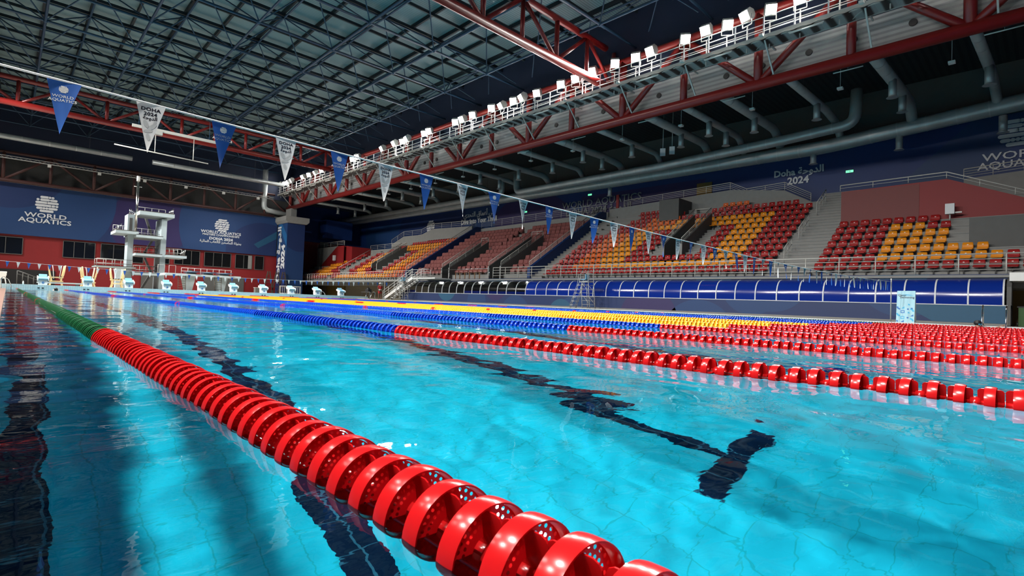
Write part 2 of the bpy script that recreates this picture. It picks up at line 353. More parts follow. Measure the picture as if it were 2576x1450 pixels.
# ---------------------------------------------------------------- water
def wave(x, y):
    g = np.random.default_rng(11); z = np.zeros_like(x)
    for i in range(70):
        L = 10**g.uniform(-.85, .36); a = g.uniform(0, 2*np.pi); k = 2*np.pi/L
        A = .00078*L**.88*g.uniform(.5, 1)
        z += A*np.sin(k*(x*np.cos(a)+y*np.sin(a))+g.uniform(0, 6.28))
    m = .75+.35*np.sin(x*.5+1.3*np.sin(y*.21))*np.sin(y*.33+.7)
    return z*m
def npmesh(name, v, fc, mats, smooth=True, mi=None):
    me = bpy.data.meshes.new(name); v = np.asarray(v, 'f'); fc = np.asarray(fc, 'i'); n = fc.shape[1]
    me.vertices.add(len(v)); me.vertices.foreach_set('co', v.ravel()); me.loops.add(fc.size); me.loops.foreach_set('vertex_index', fc.ravel())
    me.polygons.add(len(fc)); me.polygons.foreach_set('loop_start', np.arange(0, fc.size, n, dtype='i')); me.polygons.foreach_set('use_smooth', np.full(len(fc), smooth))
    for m in mats: me.materials.append(MT[m])
    if mi is not None: me.polygons.foreach_set('material_index', np.asarray(mi, 'i'))
    me.update(calc_edges=True); return me
xs = np.unique(np.r_[np.arange(-.5, 4.2, .022), np.geomspace(4.2, 25.5, 330)]); ys = np.unique(np.r_[np.arange(0, 7, .022), np.geomspace(7, 50, 520)])
X, Y = np.meshgrid(xs, ys); nx, ny = len(xs), len(ys); i = np.arange((nx-1)*(ny-1)); a = (i//(nx-1))*nx+i % (nx-1)
wt = obj('pool_water', npmesh('pool_water', np.stack([X, Y, wave(X, Y)], -1).reshape(-1, 3), np.stack([a, a+1, a+nx+1, a+nx], 1), ['water']))
tag(wt, 'clear blue water with small ripples filling the pool', 'water', kind='stuff'); wt.cycles.is_caustics_caster = True

# ================================================================ LANE ROPES
RR = .077
def ring_part(n, w, prof=True):
    v = []; f_ = []; h = w/2
    if prof: strips = [[(-h, RR-.0012), (-h*.5, RR), (h*.5, RR), (h, RR-.0012)], [(h, RR-.0012), (h, RR-.0038)], [(h, RR-.0038), (-h, RR-.0038)], [(-h, RR-.0038), (-h, RR-.0012)]]
    else: strips = [[(-h, RR), (h, RR)], [(h, RR-.004), (-h, RR-.004)]]
    for st in strips:
        m = len(st); b = len(v)
        for k in range(n):
            t = 2*PI*k/n
            for y, r in st: v.append((r*math.cos(t), y, r*math.sin(t)))
        for k in range(n):
            for j in range(m-1): f_.append((b+k*m+j, b+k*m+j+1, b+((k+1) % n)*m+j+1, b+((k+1) % n)*m+j))
    return v, f_
def disc_mesh(mat, level):
    mb = MB(); n = {2: 48, 1: 24, 0: 12}[level]; v, f_ = ring_part(n, .036, level > 0); mb.add(v, f_, 0, True)
    if level == 2:  # perforated web: rings of cells, every cell with an open round hole
        rr = [.026, .037, .048, .059, .070]; NC = 30
        for ri in range(4):
            for k in range(NC):
                a0, a1 = 2*PI*(k+(ri % 2)*.5)/NC, 2*PI*(k+1+(ri % 2)*.5)/NC; r0, r1 = rr[ri], rr[ri+1]; am, rm = (a0+a1)/2, (r0+r1)/2
                P = lambda r, t: (r*math.cos(t), 0, r*math.sin(t))
                outer = [P(r0, a0), P(rm, a0), P(r1, a0), P(r1, am), P(r1, a1), P(rm, a1), P(r0, a1), P(r0, am)]
                if ri == 0 or (k % 8 == 7): mb.add(outer, [tuple(range(8))]); continue
                hr = .0031; inner = []
                for j in range(8):
                    q = outer[j]; c = P(rm, am); d = Vector(q)-Vector(c); inner.append(tuple(Vector(c)+d.normalized()*hr))
                mb.add(outer+inner, [(j, (j+1) % 8, 8+(j+1) % 8, 8+j) for j in range(8)])
    elif level == 1:
        vs = []
        for k in range(16):
            t = 2*PI*k/16; vs += [(.02*math.cos(t), 0, .02*math.sin(t)), ((RR-.004)*math.cos(t), 0, (RR-.004)*math.sin(t))]
        mb.add(vs, [(2*k, 2*k+1, (2*k+3) % 32, (2*k+2) % 32) for k in range(16)])
    L = .0425
    for q in range(4 if level else 2):
        t = PI/2*q+PI/2+.16*(level == 2)
        c, s_ = math.cos(t), math.sin(t)
        if level: prof = [(-L, .012), (L, .012), (L, .058), (L-.004, .065), (L-.012, .069), (.02, .069), (-.02, .069), (-L+.012, .069), (-L+.004, .065), (-L, .058)]
        else: prof = [(-L, -.069 if q == 0 else 0), (L, -.069 if q == 0 else 0), (L, .067), (-L, .067)]
        th = .0012
        nrm = Vector((-s_, 0, c)) * th
        A = [Vector((r*c, y, r*s_))+nrm for y, r in prof]; B = [Vector((r*c, y, r*s_))-nrm for y, r in prof]; k = len(prof)
        if level: mb.add(A+B, [tuple(range(k)), tuple(range(k, 2*k))[::-1]]+[(i, (i+1) % k, k+(i+1) % k, k+i) for i in range(k)])
        else: mb.add(A, [tuple(range(k))])
    if level:
        mb.tube([(0, -L, 0), (0, L, 0)], .016, 10 if level == 2 else 6)
    return mb.mesh('disc', mat)
def float_mesh(mat): return MB().tube([(0, -.02, 0), (0, -.016, 0), (0, 0, 0), (0, .016, 0), (0, .02, 0)], [.016, .031, .036, .031, .016], 14).mesh('float', mat)
CK = ['red', 'blue', 'yellow', 'green']
DM = {(c, l): disc_mesh(c, l) for c in CK for l in (0, 1, 2)}; FM = {c: float_mesh(c) for c in CK}
low_v = {}; 
for c in ('red',):
    me = DM[(c, 0)]; LV = np.array([v.co[:] for v in me.vertices]); LF = [tuple(p.vertices) for p in me.polygons]
LFq = np.array([q for q in LF if len(q) == 4])
ROPES = [(0, 'green', 4.93), (2.5, 'blue', 5.07), (5, 'blue', 4.93), (7.5, 'blue', 5.0), (10, 'yellow', 4.87), (12.5, 'yellow', 5.01), (15, 'yellow', 4.9), (17.5, 'blue', 5.13), (20, 'blue', 4.95), (22.5, 'blue', 5.0), (25, 'green', 4.95)]
RLAB = ['green lane rope with red end, the nearest one, running along the left pool edge', 'first blue lane rope with red end, next to the nearest green one',
        'second blue lane rope with red end, counted from the green rope', 'third blue lane rope with red end, just before the yellow ropes',
        'first yellow lane rope with red end, next to the blue ropes', 'middle one of the three yellow lane ropes', 'third yellow lane rope, farthest of the yellow ones',
        'first blue lane rope behind the three yellow ones', 'second blue lane rope behind the three yellow ones', 'third blue lane rope behind the yellow ones', 'far green lane rope along the deck in front of the banner wall']
for ri, (x, c, yr) in enumerate(ROPES):
    def colat(y):
        if y < yr or y > 50-5: return 'red'
        if abs(y-15) < .12 or abs(y-35) < .12 or abs(y-25) < .42: return 'red'
        return c
    yy = []; y = .1
    PT_ = .17 if ri == 0 else .187
    while y < 49.5: yy += [y, y+(.084 if ri == 0 else .088)]; y += PT_
    t = thing('lane_rope', RLAB[ri], 'lane rope', (x, 0, -.003), 0, 'lane ropes across the pool')
    drift = lambda y: (.012*math.sin(y*.35+ri*2.1)+.02*math.sin(y*.9+ri)) if ri else .034+.006*math.sin(y*.8)+.02*math.exp(-y)
    for i, y in enumerate(yy[:100]):
        cc = colat(y); lv = 2 if (ri == 0 and i < 76) or (ri in (1,) and i < 60) else 1
        o = obj('disc', DM[(cc, lv)], t); o.location = (drift(y), y, .002*math.sin(i*1.7+ri)); o.rotation_euler = (rnd.uniform(-.02, .02), rnd.uniform(-.06, .06), rnd.uniform(-.03, .03))
        if i % 2 == 1: q = obj('float', FM[cc], t); q.location = (drift(y+.05), y+.05, -.006)
    yr_ = np.array(yy[100:]); V = LV[None]+np.stack([np.array([drift(q) for q in yr_]), yr_, np.zeros(len(yr_))], -1)[:, None, :]
    Fq = LFq[None]+(np.arange(len(yr_))*len(LV))[:, None, None]; cols = [c, 'red']; mi = np.repeat([1 if colat(q) == 'red' else 0 for q in yr_], len(LFq))
    tag(obj('disc', npmesh('disc_row', V.reshape(-1, 3), Fq.reshape(-1, 4), cols, True, mi), t), kind='stuff')
    obj('cable', MB().tube([(0, .0, 0), (0, 50, 0)], .004, 5), t, 'cable')

# ================================================================ FLAG LINES
def tri_mesh(w, h, mat, curl):
    mb = MB(); n = 14; v = []
    for i in range(n+1):
        s = i/n
        for k in range(9): u = k/8-.5; v.append((u*w*(1-s)+.0*s, curl*math.sin(s*2.6)*(.25+u), -h*s))
    f_ = [(i*9+k, i*9+k+1, (i+1)*9+k+1, (i+1)*9+k) for i in range(n) for k in range(8)]
    mb.add(v, f_, 0, True); me = mb.mesh('pennant', mat); return me
PW, PH = .18, .36
def penn_print(kind):
    """list of (name, mesh, z, y) decorations"""
    if kind: return [('emblem', logo(.024, mat='white', ext=.0006), -.055), ('lettering', textmesh('WORLD\nAQUATICS', .026, .0002, .0005, 1.18, 'white'), -.118)]
    out = [('lettering', textmesh('DOHA\n2024', .034, .0012, .0005, 1.15, 'ink', sp=1.05), -.058), ('lettering', textmesh(arabic('الدوحة'), .034, .0012, .0005, 1, 'ink'), -.105)]
    mb = MB()
    for cx, cz, a, l, w in ((-.022, -.15, .45, .03, .014), (.018, -.165, -.75, .034, .014), (-.006, -.20, -1.4, .028, .012), (-.003, -.245, .25, .026, .012), (.03, -.135, -.5, .016, .008)):
        P = [(cx+l*math.cos(2*PI*i/20)*math.sin(-a)+w*math.sin(2*PI*i/20)*math.cos(a), cz+l*math.cos(2*PI*i/20)*math.cos(a)+w*math.sin(2*PI*i/20)*math.sin(a)) for i in range(20)]
        lim = lambda z: .9*(PW/2)*(1+z/PH); P = [(max(-lim(z), min(lim(z), x)), z) for x, z in P]
        mb.prism(P, 'y', -.0006, .0006)
    out.append(('petal_print', mb.mesh('petal_print', 'petal'), 0)); return out
CURL = (.02, -.03, .035, -.015)
def conform(me, z, flat, curl):
    m = me.copy()
    for v in m.vertices:
        x, zz, th = (v.co.x, v.co.z, v.co.y) if flat else (v.co.x, v.co.y+z, v.co.z)
        s_ = max(0, min(.999, -zz/PH)); u = x/(PW*(1-s_)); v.co = (x, curl*math.sin(s_*2.6)*(.25+u)-.0014, zz)
    return m
PRN = {(k, q): [(nm, conform(me, z, nm == 'petal_print', cu)) for nm, me, z in penn_print(k)] for k in (0, 1) for q, cu in enumerate(CURL)}
PT = {(k, q): tri_mesh(PW, PH, 'pennblue' if k else 'pennwhite', cu) for k in (0, 1) for q, cu in enumerate(CURL)}
def flag_line(Yp, label, x0, n, zf, prints, seed):
    g = random.Random(seed); t = thing('pennant_line', label, 'pennant line', (x0, Yp, 0))
    xs_ = [-1.2-x0]+[i*.487 for i in range(n)]+[25.57-x0]; pts = [(x-0, 0, zf(x+x0)) for x in np.linspace(-1.3-x0, 25.57-x0, 60)]
    obj('cord', MB().tube(pts, .007, 6), t, 'cord')
    for i in range(n):
        x = i*.487; k = 1-i % 2; cq = g.randrange(4); o = obj('pennant', PT[(k, cq)], t); o.location = (x, 0, zf(x+x0)-.003)
        sl = zf(x+x0+.1)-zf(x+x0-.1); o.rotation_euler = (g.uniform(-.12, .08), -math.atan(sl/.2), g.uniform(-.15, .15))
        if prints and x+x0 < 16:
            for nm, me in PRN[(k, cq)]:
                obj(nm, me, o)
    return t
zf5 = lambda x: 1.745-.22*(1-((x-12.2)/13.4)**2)+.03*math.exp(-((x-5)**2)/30)
flag_line(5, 'white cord of blue and white pennants strung across near the camera', -.25, 54, zf5, True, 3)
zf45 = lambda x: 1.75-.3*(1-((x-12.2)/13.6)**2)
flag_line(45, 'white cord of small blue and white pennants strung before the starting blocks', -.5, 55, zf45, False, 5)
def pole(x, y, lab):
    t = thing('flag_pole', lab, 'pole', (x, y, 0)); obj('shaft', MB().tube([(0, 0, .08), (0, 0, 1.82)], .022, 12), t, 'grey'); obj('hook', MB().ball((0, 0, 1.84), .03, 10, 6), t, 'white')
    obj('base_plate', MB().box((-.08, -.08, .08), (.08, .08, .1)), t, 'steel')
pole(25.6, 5, 'grey pole on the deck holding the right end of the near pennant line')
pole(25.6, 45, 'grey pole on the deck holding the right end of the far pennant line')
pole(-1.3, 5, 'grey pole on the deck at the left end of the near pennant line'); pole(-1.3, 45, 'grey pole on the deck at the left end of the far pennant line')

# ================================================================ HALL SHELL
def plane_y(Y, eps): return lambda x, z: (x, Y-eps, z)
def plane_x(X, eps): return lambda y, z: (X-eps, y, z)
mb = MB(); mb.box((-22, 80, 0), (30.5, 80.4, 5.75), 0)
mb.box((3.6, 79.98, .3), (3.62, 80, .31), 0)
struct('wall_far_lower', mb, ['redwall'])
mb = MB().box((-22, 79.7, 5.75), (27.7, 80, 11.45), 0); rc = (-22, 27.7, 5.75, 11.45)
patch(mb, circ(1.5, 10.4, 7.2), plane_y(79.7, .004), 1, rc); patch(mb, circ(-1, 13.8, 5.2), plane_y(79.7, .008), 2, (-14, 27.7, 5.75, 11.4))
patch(mb, circ(12.2, 8.4, 4.2), plane_y(79.7, .003), 3, rc); patch(mb, circ(24.2, 9.2, 8.9), plane_y(79.7, .006), 1, rc)
patch(mb, circ(26, 5.0, 5.4), plane_y(79.7, .009), 2, (21, 27.7, 5.75, 11.45))
patch(mb, [(24.6, 7.2), (25.2, 6.7), (27.7, 8.3), (27.7, 9.4)], plane_y(79.7, .012), 4, rc)
mb.box((-22, 79.6, 11.4), (27.7, 79.7, 11.5), 5)
bw = struct('wall_far_banner', mb, ['navy', 'navy2', 'navy', 'violet', 'teal', 'grey'])
put_text(logo(.95), (2.4, 79.66, 9.45), '-Y', bw, 'emblem')
put_text(textmesh('WORLD', .72, .012, .01, 1.35), (2.38, 79.66, 8.1), '-Y', bw); put_text(textmesh('AQUATICS', .72, .012, .01, 1.28), (2.36, 79.66, 7.5), '-Y', bw)
put_text(logo(.88, PILL2, .5), (20.4, 79.66, 9.35), '-Y', bw, 'emblem')
put_text(textmesh('WORLD AQUATICS', .50, .012, .01, 1.12), (20.35, 79.66, 8.33), '-Y', bw); put_text(textmesh('MASTERS CHAMPIONSHIPS', .34, .008, .01, 1.12), (20.35, 79.66, 7.95), '-Y', bw)
put_text(textmesh('DOHA 2024', .5, .018, .01, 1.12), (20.35, 79.66, 7.45), '-Y', bw); put_text(textmesh(arabic('بطولة الماسترز للألعاب المائية'), .44, .008, .01, 1), (20.35, 79.66, 7.02), '-Y', bw)
mb = MB().box((-22, 80.5, 11.4), (30.5, 80.8, 14.1), 0).box((-22, 80.4, 14.1), (44, 80.8, 22), 1)
struct('wall_far_upper', mb, ['darkgrey', 'darkblue'])
for i, (x0, x1, z0, z1, nd, lab) in enumerate([(-3.5, .59, 3.62, 5.45, 2, 'a'), (4.02, 6.91, 3.62, 5.5, 2, ''), (7.47, 9.9, 3.7, 5.52, 1, ''), (10.6, 11.7, 3.5, 4.3, 0, ''), (13.6, 14.5, 3.6, 4.3, 0, ''), (15.05, 17.93, 3.66, 5.54, 2, ''), (18.51, 21.76, 3.66, 5.55, 2, ''), (22.36, 24.51, 3.65, 5.56, 1, ''), (24.92, 26.1, 3.63, 5.56, 0, '')]):
    w = struct('window_%d' % (i+1), MB().box((x0, 79.93, z0), (x1, 79.99, z1)), ['glassdark'])
    fr = MB()
    for k in range(nd+2):
        x = x0+(x1-x0)*k/(nd+1); fr.box((x-.03, 79.88, z0), (x+.03, 79.95, z1))
    fr.box((x0, 79.88, z0-.04), (x1, 79.95, z0+.03)); fr.box((x0, 79.88, z1-.03), (x1, 79.95, z1+.04)); obj('window_frame', fr, w, 'conc2')
    if i == 7: obj('pillar', MB().box((x1-.5, 79.9, z0), (x1, 79.94, z1)), w, 'conc')
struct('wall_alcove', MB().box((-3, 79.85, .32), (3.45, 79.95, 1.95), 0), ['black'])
struct('wall_storage_door', MB().box((11.6, 79.9, .32), (13.4, 79.98, 2.2), 0).box((18.6, 79.9, .32), (23.6, 79.98, 2.3), 0), ['conc2'])
# side and near walls that close the hall
struct('wall_hall_left', MB().box((-22.4, -8, -.3), (-22, 86, 22)), ['bluewall'])
struct('wall_hall_near', MB().box((-22, -8.4, -.3), (44, -8, 22)), ['bluewall'])
# roof deck + purlins
struct('ceiling', MB().box((-22, -8, 20.9), (31, 80.5, 21.1)), ['roof'])
# ---- stand side: back wall with painted graphics
mb = MB().box((44, -8, -.3), (44.4, 86, 22), 0); P = plane_x(44, .01)
patch(mb, [(9.5, 8), (6.0, 8.0), (-1.0, 13.6), (3.6, 13.6)], P, 1); patch(mb, circ(64, 8.5, 9.0), plane_x(44, .02), 2, (56, 76, 6, 12.6))
patch(mb, circ(72, 14, 12.0), plane_x(44, .012), 1, (60, 86, 6, 12.2)); patch(mb, circ(56, 14, 8), plane_x(44, .014), 4, (50, 60, 6, 12.6)); patch(mb, circ(30, 16, 9), plane_x(44, .012), 3, (22, 36, 6, 12)); patch(mb, circ(44, 4, 9.5), plane_x(44, .012), 3, (36, 54, 6, 12.6))
sw = struct('wall_stand_back', mb, ['bluewall', 'navy2', 'navy', 'violet', 'navy2'])
put_text(textmesh('Doha '+arabic('الدوحة'), .72, .022, .01, 1), (43.93, 14.4, 11.42), '-X', sw); put_text(textmesh('2024', .78, .025, .01, 1), (43.93, 14.4, 10.72), '-X', sw)
put_text(logo(.87), (43.93, 1.95, 11.95), '-X', sw, 'emblem'); put_text(textmesh('WORLD', .68, .006, .01, 1.3), (43.93, 1.95, 10.58), '-X', sw); put_text(textmesh('AQUATICS', .66, .006, .01, 1.15), (43.93, 1.95, 10.03), '-X', sw)
put_text(logo(.95, PILL2, .5), (43.9, 64, 10.9), '-X', sw, 'emblem'); put_text(textmesh('WORLD AQUATICS', .62, .01, .01, 1.1), (43.9, 64, 9.7), '-X', sw); put_text(textmesh('CHAMPIONSHIPS', .36, .008, .01, 1.1), (43.9, 64, 9.35), '-X', sw); put_text(textmesh('DOHA 2024', .55, .015, .01, 1.1), (43.9, 64, 8.9), '-X', sw)
put_text(textmesh(arabic('إلى أعماق التحدي'), .9, .02, .01, 1), (43.9, 53.2, 11.8), '-X', sw); put_text(textmesh('Dive Into Your Thrill', .9, .03, .01, .95), (43.9, 53.2, 10.9), '-X', sw)
put_text(textmesh('WORLD AQUATICS', 1.0, .01, .01, 1.15, 'printdim'), (43.9, 33.6, 11.2), '-X', sw); put_text(textmesh('DOHA 2024 '+arabic('الدوحة'), 1.0, .03, .01, 1.05, 'printdim'), (43.9, 33.9, 10.35), '-X', sw)
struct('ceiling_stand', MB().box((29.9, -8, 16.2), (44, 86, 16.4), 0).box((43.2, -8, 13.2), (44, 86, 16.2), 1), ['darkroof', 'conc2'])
struct('wall_stand_end', MB().box((30.5, 85.6, 0), (44, 86, 9), 0).box((30.5, 85.5, 9), (44, 86, 16.2), 1).box((36.4, 82.6, 9.6), (41, 85.5, 12.6), 1), ['redwall2', 'bluewall'])
struct('wall_truss_fascia', MB().box((29.7, -8, 13.35), (29.8, 84, 15.1), 0).box((29.7, -8, 15.1), (29.9, 84, 21), 1), ['fascia', 'darkblue'])
ft = MB()
for k in range(22):
    for dy in (.8, 3.2): ft.tube([(29.62, 1+k*4.45-1.2+dy, 14.2), (29.72, 1+k*4.45-1.2+dy, 14.2)], .17, 14)
fo = obj('porthole', ft, None, 'black'); fo['kind'] = 'structure'; fo.name = 'trim_1'
# ---- column at the far corner
mb = MB().box((27.8, 76, .1), (30.3, 79.6, 10.4), 0)
mb.prism([(27.7, 10.4), (30.4, 10.4), (30.75, 10.75), (30.75, 11.35), (27.4, 11.35), (27.4, 10.75)], 'y', 75.6, 79.69, 1); mb.box((28.6, 77, 11.35), (29.4, 79, 12.7), 1)
patch(mb, clip(circ(29.7, 9, 2.6), 27.8, 30.3, 2, 10.4), plane_y(76, .01), 2); patch(mb, clip(circ(77.2, 3.0, 3.0), 76, 79.6, .1, 10.4), plane_x(27.8, .01), 2); patch(mb, [(76.0, 8.6), (78, 10.4), (79.2, 10.4), (76, 7)], plane_x(27.8, .012), 3)
cl = struct('wall_corner_column', mb, ['navy2', 'conc', 'navy', 'navy3'])
put_text(textmesh('Doha '+arabic('الدوحة'), 1.6, .06, .02, 1.0), (27.72, 78.6, 6.0), '-Xup', cl); put_text(textmesh('2024', 1.7, .08, .02, 1.0), (27.72, 76.95, 5.6), '-Xup', cl)

# ================================================================ ROOF STEEL
mb = MB(); BX = [.6+5*k for k in range(-5, 7)]; BY = [-6.7+5.4*k for k in range(0, 17)]; zb, zt = 18.0, 20.3
for x in BX: mb.tube([(x, BY[0], zb), (x, BY[-1], zb)], .085, 6)
for y in BY: mb.tube([(BX[0], y, zb), (BX[-1], y, zb)], .085, 6)
for i in range(len(BX)-1):
    for j in range(len(BY)-1):
        c = (BX[i]+2.5, BY[j]+2.7, zt)
        for dx in (0, 1):
            for dy in (0, 1): mb.tube([(BX[i+dx], BY[j+dy], zb), c], .045, 5, cap=False)
for x in BX[:-1]: mb.tube([(x+2.5, BY[0], zt), (x+2.5, BY[-1], zt)], .07, 6)
for y in BY[:-1]: mb.tube([(BX[0], y+2.7, zt), (BX[-1], y+2.7, zt)], .07, 6)
for x in BX:
    for y in BY: mb.ball((x, y, zb), .15, 8, 5)
struct('ceiling_space_frame', mb, ['bluepaint'])
mb = MB()
for k in range(-11, 19): mb.box((.6+2.5*k-7.5+5-.07+2.5, -8, 20.6), (.6+2.5*k-7.5+5+.07+2.5, 80.4, 20.9)) if -27 < .6+2.5*k < 30.5 else None
for y in np.arange(-6.7, 80, 2.7): mb.box((-22, y-.06, 20.42), (30.9, y+.06, 20.62))
struct('ceiling_purlins', mb, ['purlin'])
def truss(label, p0, p1, zt_, nodes, r=.26, rb=.17, mat='redpaint'):
    """bottom chord p0-p1, top chord zt_ above; nodes: list of t along with full node (2 diagonals + post)"""
    t = thing('roof_truss', label, 'roof truss', p0); p0, p1 = Vector(p0), Vector(p1); d = p1-p0; U = Vector((0, 0, zt_-p0.z))
    obj('bottom_chord', MB().tube([(0, 0, 0), tuple(d)], r, 16), t, mat); obj('top_chord', MB().tube([tuple(U), tuple(d+U)], r*.8, 12), t, mat)
    L = d.length
    for k, s in enumerate(nodes):
        b = d*(s/L); obj('post', MB().tube([b, b+U], rb, 10), t, mat)
        if k+1 < len(nodes):
            m = d*((s+nodes[k+1])/2/L); c = d*(nodes[k+1]/L)
            obj('brace', MB().tube([b, m+U], rb*.85, 10), t, mat); obj('brace', MB().tube([c, m+U], rb*.85, 10), t, mat)
            obj('post', MB().tube([m, m+U], rb*.9, 10), t, mat)
    return t
truss('long dark red tubular roof truss running beneath the lit catwalk', (29, -8, 12.9), (29, 79.4, 12.9), 16.9, [2.05+8.9*k for k in range(11)], .3, .24)
truss('dark red roof truss crossing the hall overhead, the nearer of two', (-22, 22, 15.7), (28.6, 22, 15.5), 18.3, [3.15+6.05*k for k in range(9)], .27, .15)
truss('dark red roof truss crossing the hall overhead, farther one above the diving end', (-22, 62, 15.75), (28.6, 62, 15.7), 17.9, [3.35+6.05*k for k in range(9)], .27, .15)
truss('dark brown roof truss in front of the far upper wall', (-21.5, 79.2, 11.55), (27, 79.2, 11.55), 14.6, [4.8+7.7*k for k in range(7)], .2, .16, mat='brownpaint')
obj('swan_neck', MB().tube([(28.3, 22, 15.5), (28.9, 22, 15.3), (29.1, 22, 14.6)], .27, 12), bpy.data.objects['roof_truss.001'], 'redpaint')

# ================================================================ CATWALK + FLOODLIGHTS
t = thing('catwalk', 'grey steel catwalk with handrails and cable trays beneath the row of floodlights', 'catwalk', (28, -4, 14.65))
obj('floor_grating', MB().box((-.6, 0, -.05), (.6, 83.2, .05)), t, 'grey')
mb = MB(); q = [(-.75, -.16), (-.75, -.05), (.3, -.05), (.3, -.16)]; v = []; f_ = []
ys_ = [y for k in range(111) for y in (.75*k, .75*k+.06, .75*k+.4)]
for y in ys_: v += [(-.75, y, -.16 if round(y/.75, 3) % 1 < .1 else -.1), (.3, y, -.16 if round(y/.75, 3) % 1 < .1 else -.1)]
for j in range(len(ys_)-1): f_.append((2*j, 2*j+1, 2*j+3, 2*j+2))
obj('tray_grating', mb.add(v, f_), t, 'tray')
mb = MB()
for z in (.35, .7, 1.1): mb.tube([(-.6, 0, z), (-.6, 83.2, z)], .022, 6)
for z in (.35, .7, 1.1): mb.tube([(.6, 0, z), (.6, 83.2, z)], .022, 6)
obj('handrail', mb, t, 'white'); obj('toe_board', MB().box((-.68, 0, -.14), (-.6, 83.2, .12)), t, 'rail')
pmesh = MB().box((-.025, -.03, 0), (.025, .03, 1.1)).mesh('post', 'white')
for k in range(56): o = obj('post', pmesh, t); o.location = (-.6, k*1.5, 0)
for k in range(18):
    y = 6.05+4.45*k; mb = MB().beam((-.6, y, -.1), (.75, y, -1.5), .07).beam((-.6, y, -.1), (1, y, -.1), .07).beam((-.55, y, -.12), (.4, y+.9, -.12), .05); obj('bracket', mb, t, 'grey')
tm = MB().tube([(0, -.75, 0), (0, .75, 0)], .03, 8).box((-.04, -.8, .02), (.04, .8, .06)).mesh('tube_lamp', 'tube')
for k in range(17): tag(obj('tube_lamp', tm, None, loc=(27.3, 4.5+4.45*k, 14.38)), 'unlit tube lamp under the catwalk edge, %s from the near end' % nth(k+1), 'tube lamp', 'tube lamps under the catwalk')
def floodlight(y, first=[None], n=[0]):
    if first[0] is None:
        t = thing('floodlight', '', 'floodlight', (27.85, y, 15.75), 0, 'floodlights along the catwalk')
        obj('bracket', MB().beam((0, -.22, 0), (0, -.22, .42), .03).beam((0, .22, 0), (0, .22, .42), .03).beam((0, -.22, 0), (0, .22, 0), .03).beam((.02, 0, 0), (.02, 0, -1.1), .04), t, 'grey')
        h = obj('housing', MB().prism([(-.2, -.17), (.02, -.24), (.2, -.1), (.2, .1), (.02, .24), (-.2, .17)], 'y', -.2, .2), t, 'grey'); h.location = (0, 0, .45); h.rotation_euler = (0, -.55, 0)
        l = obj('lens', MB().box((-.225, -.19, -.18), (-.2, .19, .18)), h, 'lens')
        t.scale = (1.35, 1.35, 1.35); first[0] = t; o = t
    else: o = dup(first[0])
    n[0] += 1; o.location = (27.85+.12*math.sin(y*3), y, 15.75); o.rotation_euler = (0, 0, .5*math.sin(y*7.7)+.15)
    o['label'] = 'lit floodlight on the catwalk, %s counted from the near end' % nth(n[0])
    return o
for y in FLOOD_Y[::-1]: floodlight(y)
ms = MB().box((-.18, -.1, -.06), (.18, .1, .06)).box((-.02, .08, .05), (.02, .12, .14)).mesh('work_lamp', 'tube')
for k in range(16): tag(obj('work_lamp', ms, None, loc=(27.3, 6.6+4.45*k, 14.72)), 'small unlit work lamp on the catwalk edge, %s from the near end' % nth(k+1), 'lamp', 'work lamps on the catwalk')

# ================================================================ DUCTS
def duct(label, pts, r, seam=1.4, drops=(), dr=.2, group=None, hang=16.2):
    t = thing('air_duct', label, 'duct', pts[0], 0, group); o = Vector(pts[0]); P = [Vector(p)-o for p in pts]
    # rounded corners
    Q = [P[0]]
    for i in range(1, len(P)-1):
        a, b, c = P[i-1], P[i], P[i+1]; rr = min(r*2, (a-b).length/2.1, (c-b).length/2.1); p, q = b+(a-b).normalized()*rr, b+(c-b).normalized()*rr
        for k in range(6): s = k/5; Q.append((1-s)**2*p+2*s*(1-s)*b+s*s*q)
    Q.append(P[-1]); obj('pipe', MB().tube(Q, r, 20), t, 'duct')
    mb = MB()
    for a, b in zip(P[:-1], P[1:]):
        L = (b-a).length; d = (b-a).normalized()
        for k in range(1, int(L/seam)): p = a+d*k*seam; mb.tube([p-d*.035, p+d*.035], r*1.03, 20, cap=False)
    if mb.v: obj('seam_band', mb, t, 'ductseam')
    a, b = max(zip(P[:-1], P[1:]), key=lambda q: (q[1]-q[0]).length); n = max(1, int((b-a).length/7)); hb = MB()
    for k in range(n): q = a+(b-a)*(k+.5)/n; hb.tube([q, (q.x, q.y, hang-o.z)], .012, 5)
    if hang: obj('hanger', hb, t, 'conc2')
    for p in drops:
        p = Vector(p)-o; mb = MB().tube([p, p+Vector((0, 0, -.95))], dr, 14).tube([p+Vector((0, 0, -.95)), p+Vector((0, 0, -1.02))], [dr*1.05, dr*1.5], 14).tube([p+Vector((0, 0, -1.0)), p+Vector((0, 0, -1.03))], [dr*.8, dr*.5], 12); obj('diffuser', mb, t, 'duct')
    return t
duct('thick silver duct running the length of the stand along the back wall', [(41.4, -7, 13.5), (41.4, 1.6, 13.05), (41.4, 12, 12.3), (41.4, 30, 12.3), (41.4, 60, 12.6), (41.4, 85, 12.9)], .48, 1.5, [(41.4, 2.5, 12.4), (41.4, 7.5, 12.3), (41.4, 12.6, 12.2), (41.4, 30.5, 12)])
duct('silver duct beside the thick one, turned up at both ends', [(39.9, 9.6, 15.4), (39.9, 9.7, 13.15), (39.9, 14, 12.9), (39.9, 24, 12.55), (39.9, 40, 12.5), (39.9, 42, 12.5), (39.9, 42.1, 14.5)], .36, 1.3)
duct('thinner silver duct farther along the stand, lifted at its ends', [(40.0, 44.5, 14.5), (40.0, 44.6, 12.6), (40.0, 86, 13)], .33, 1.3)
k = 0
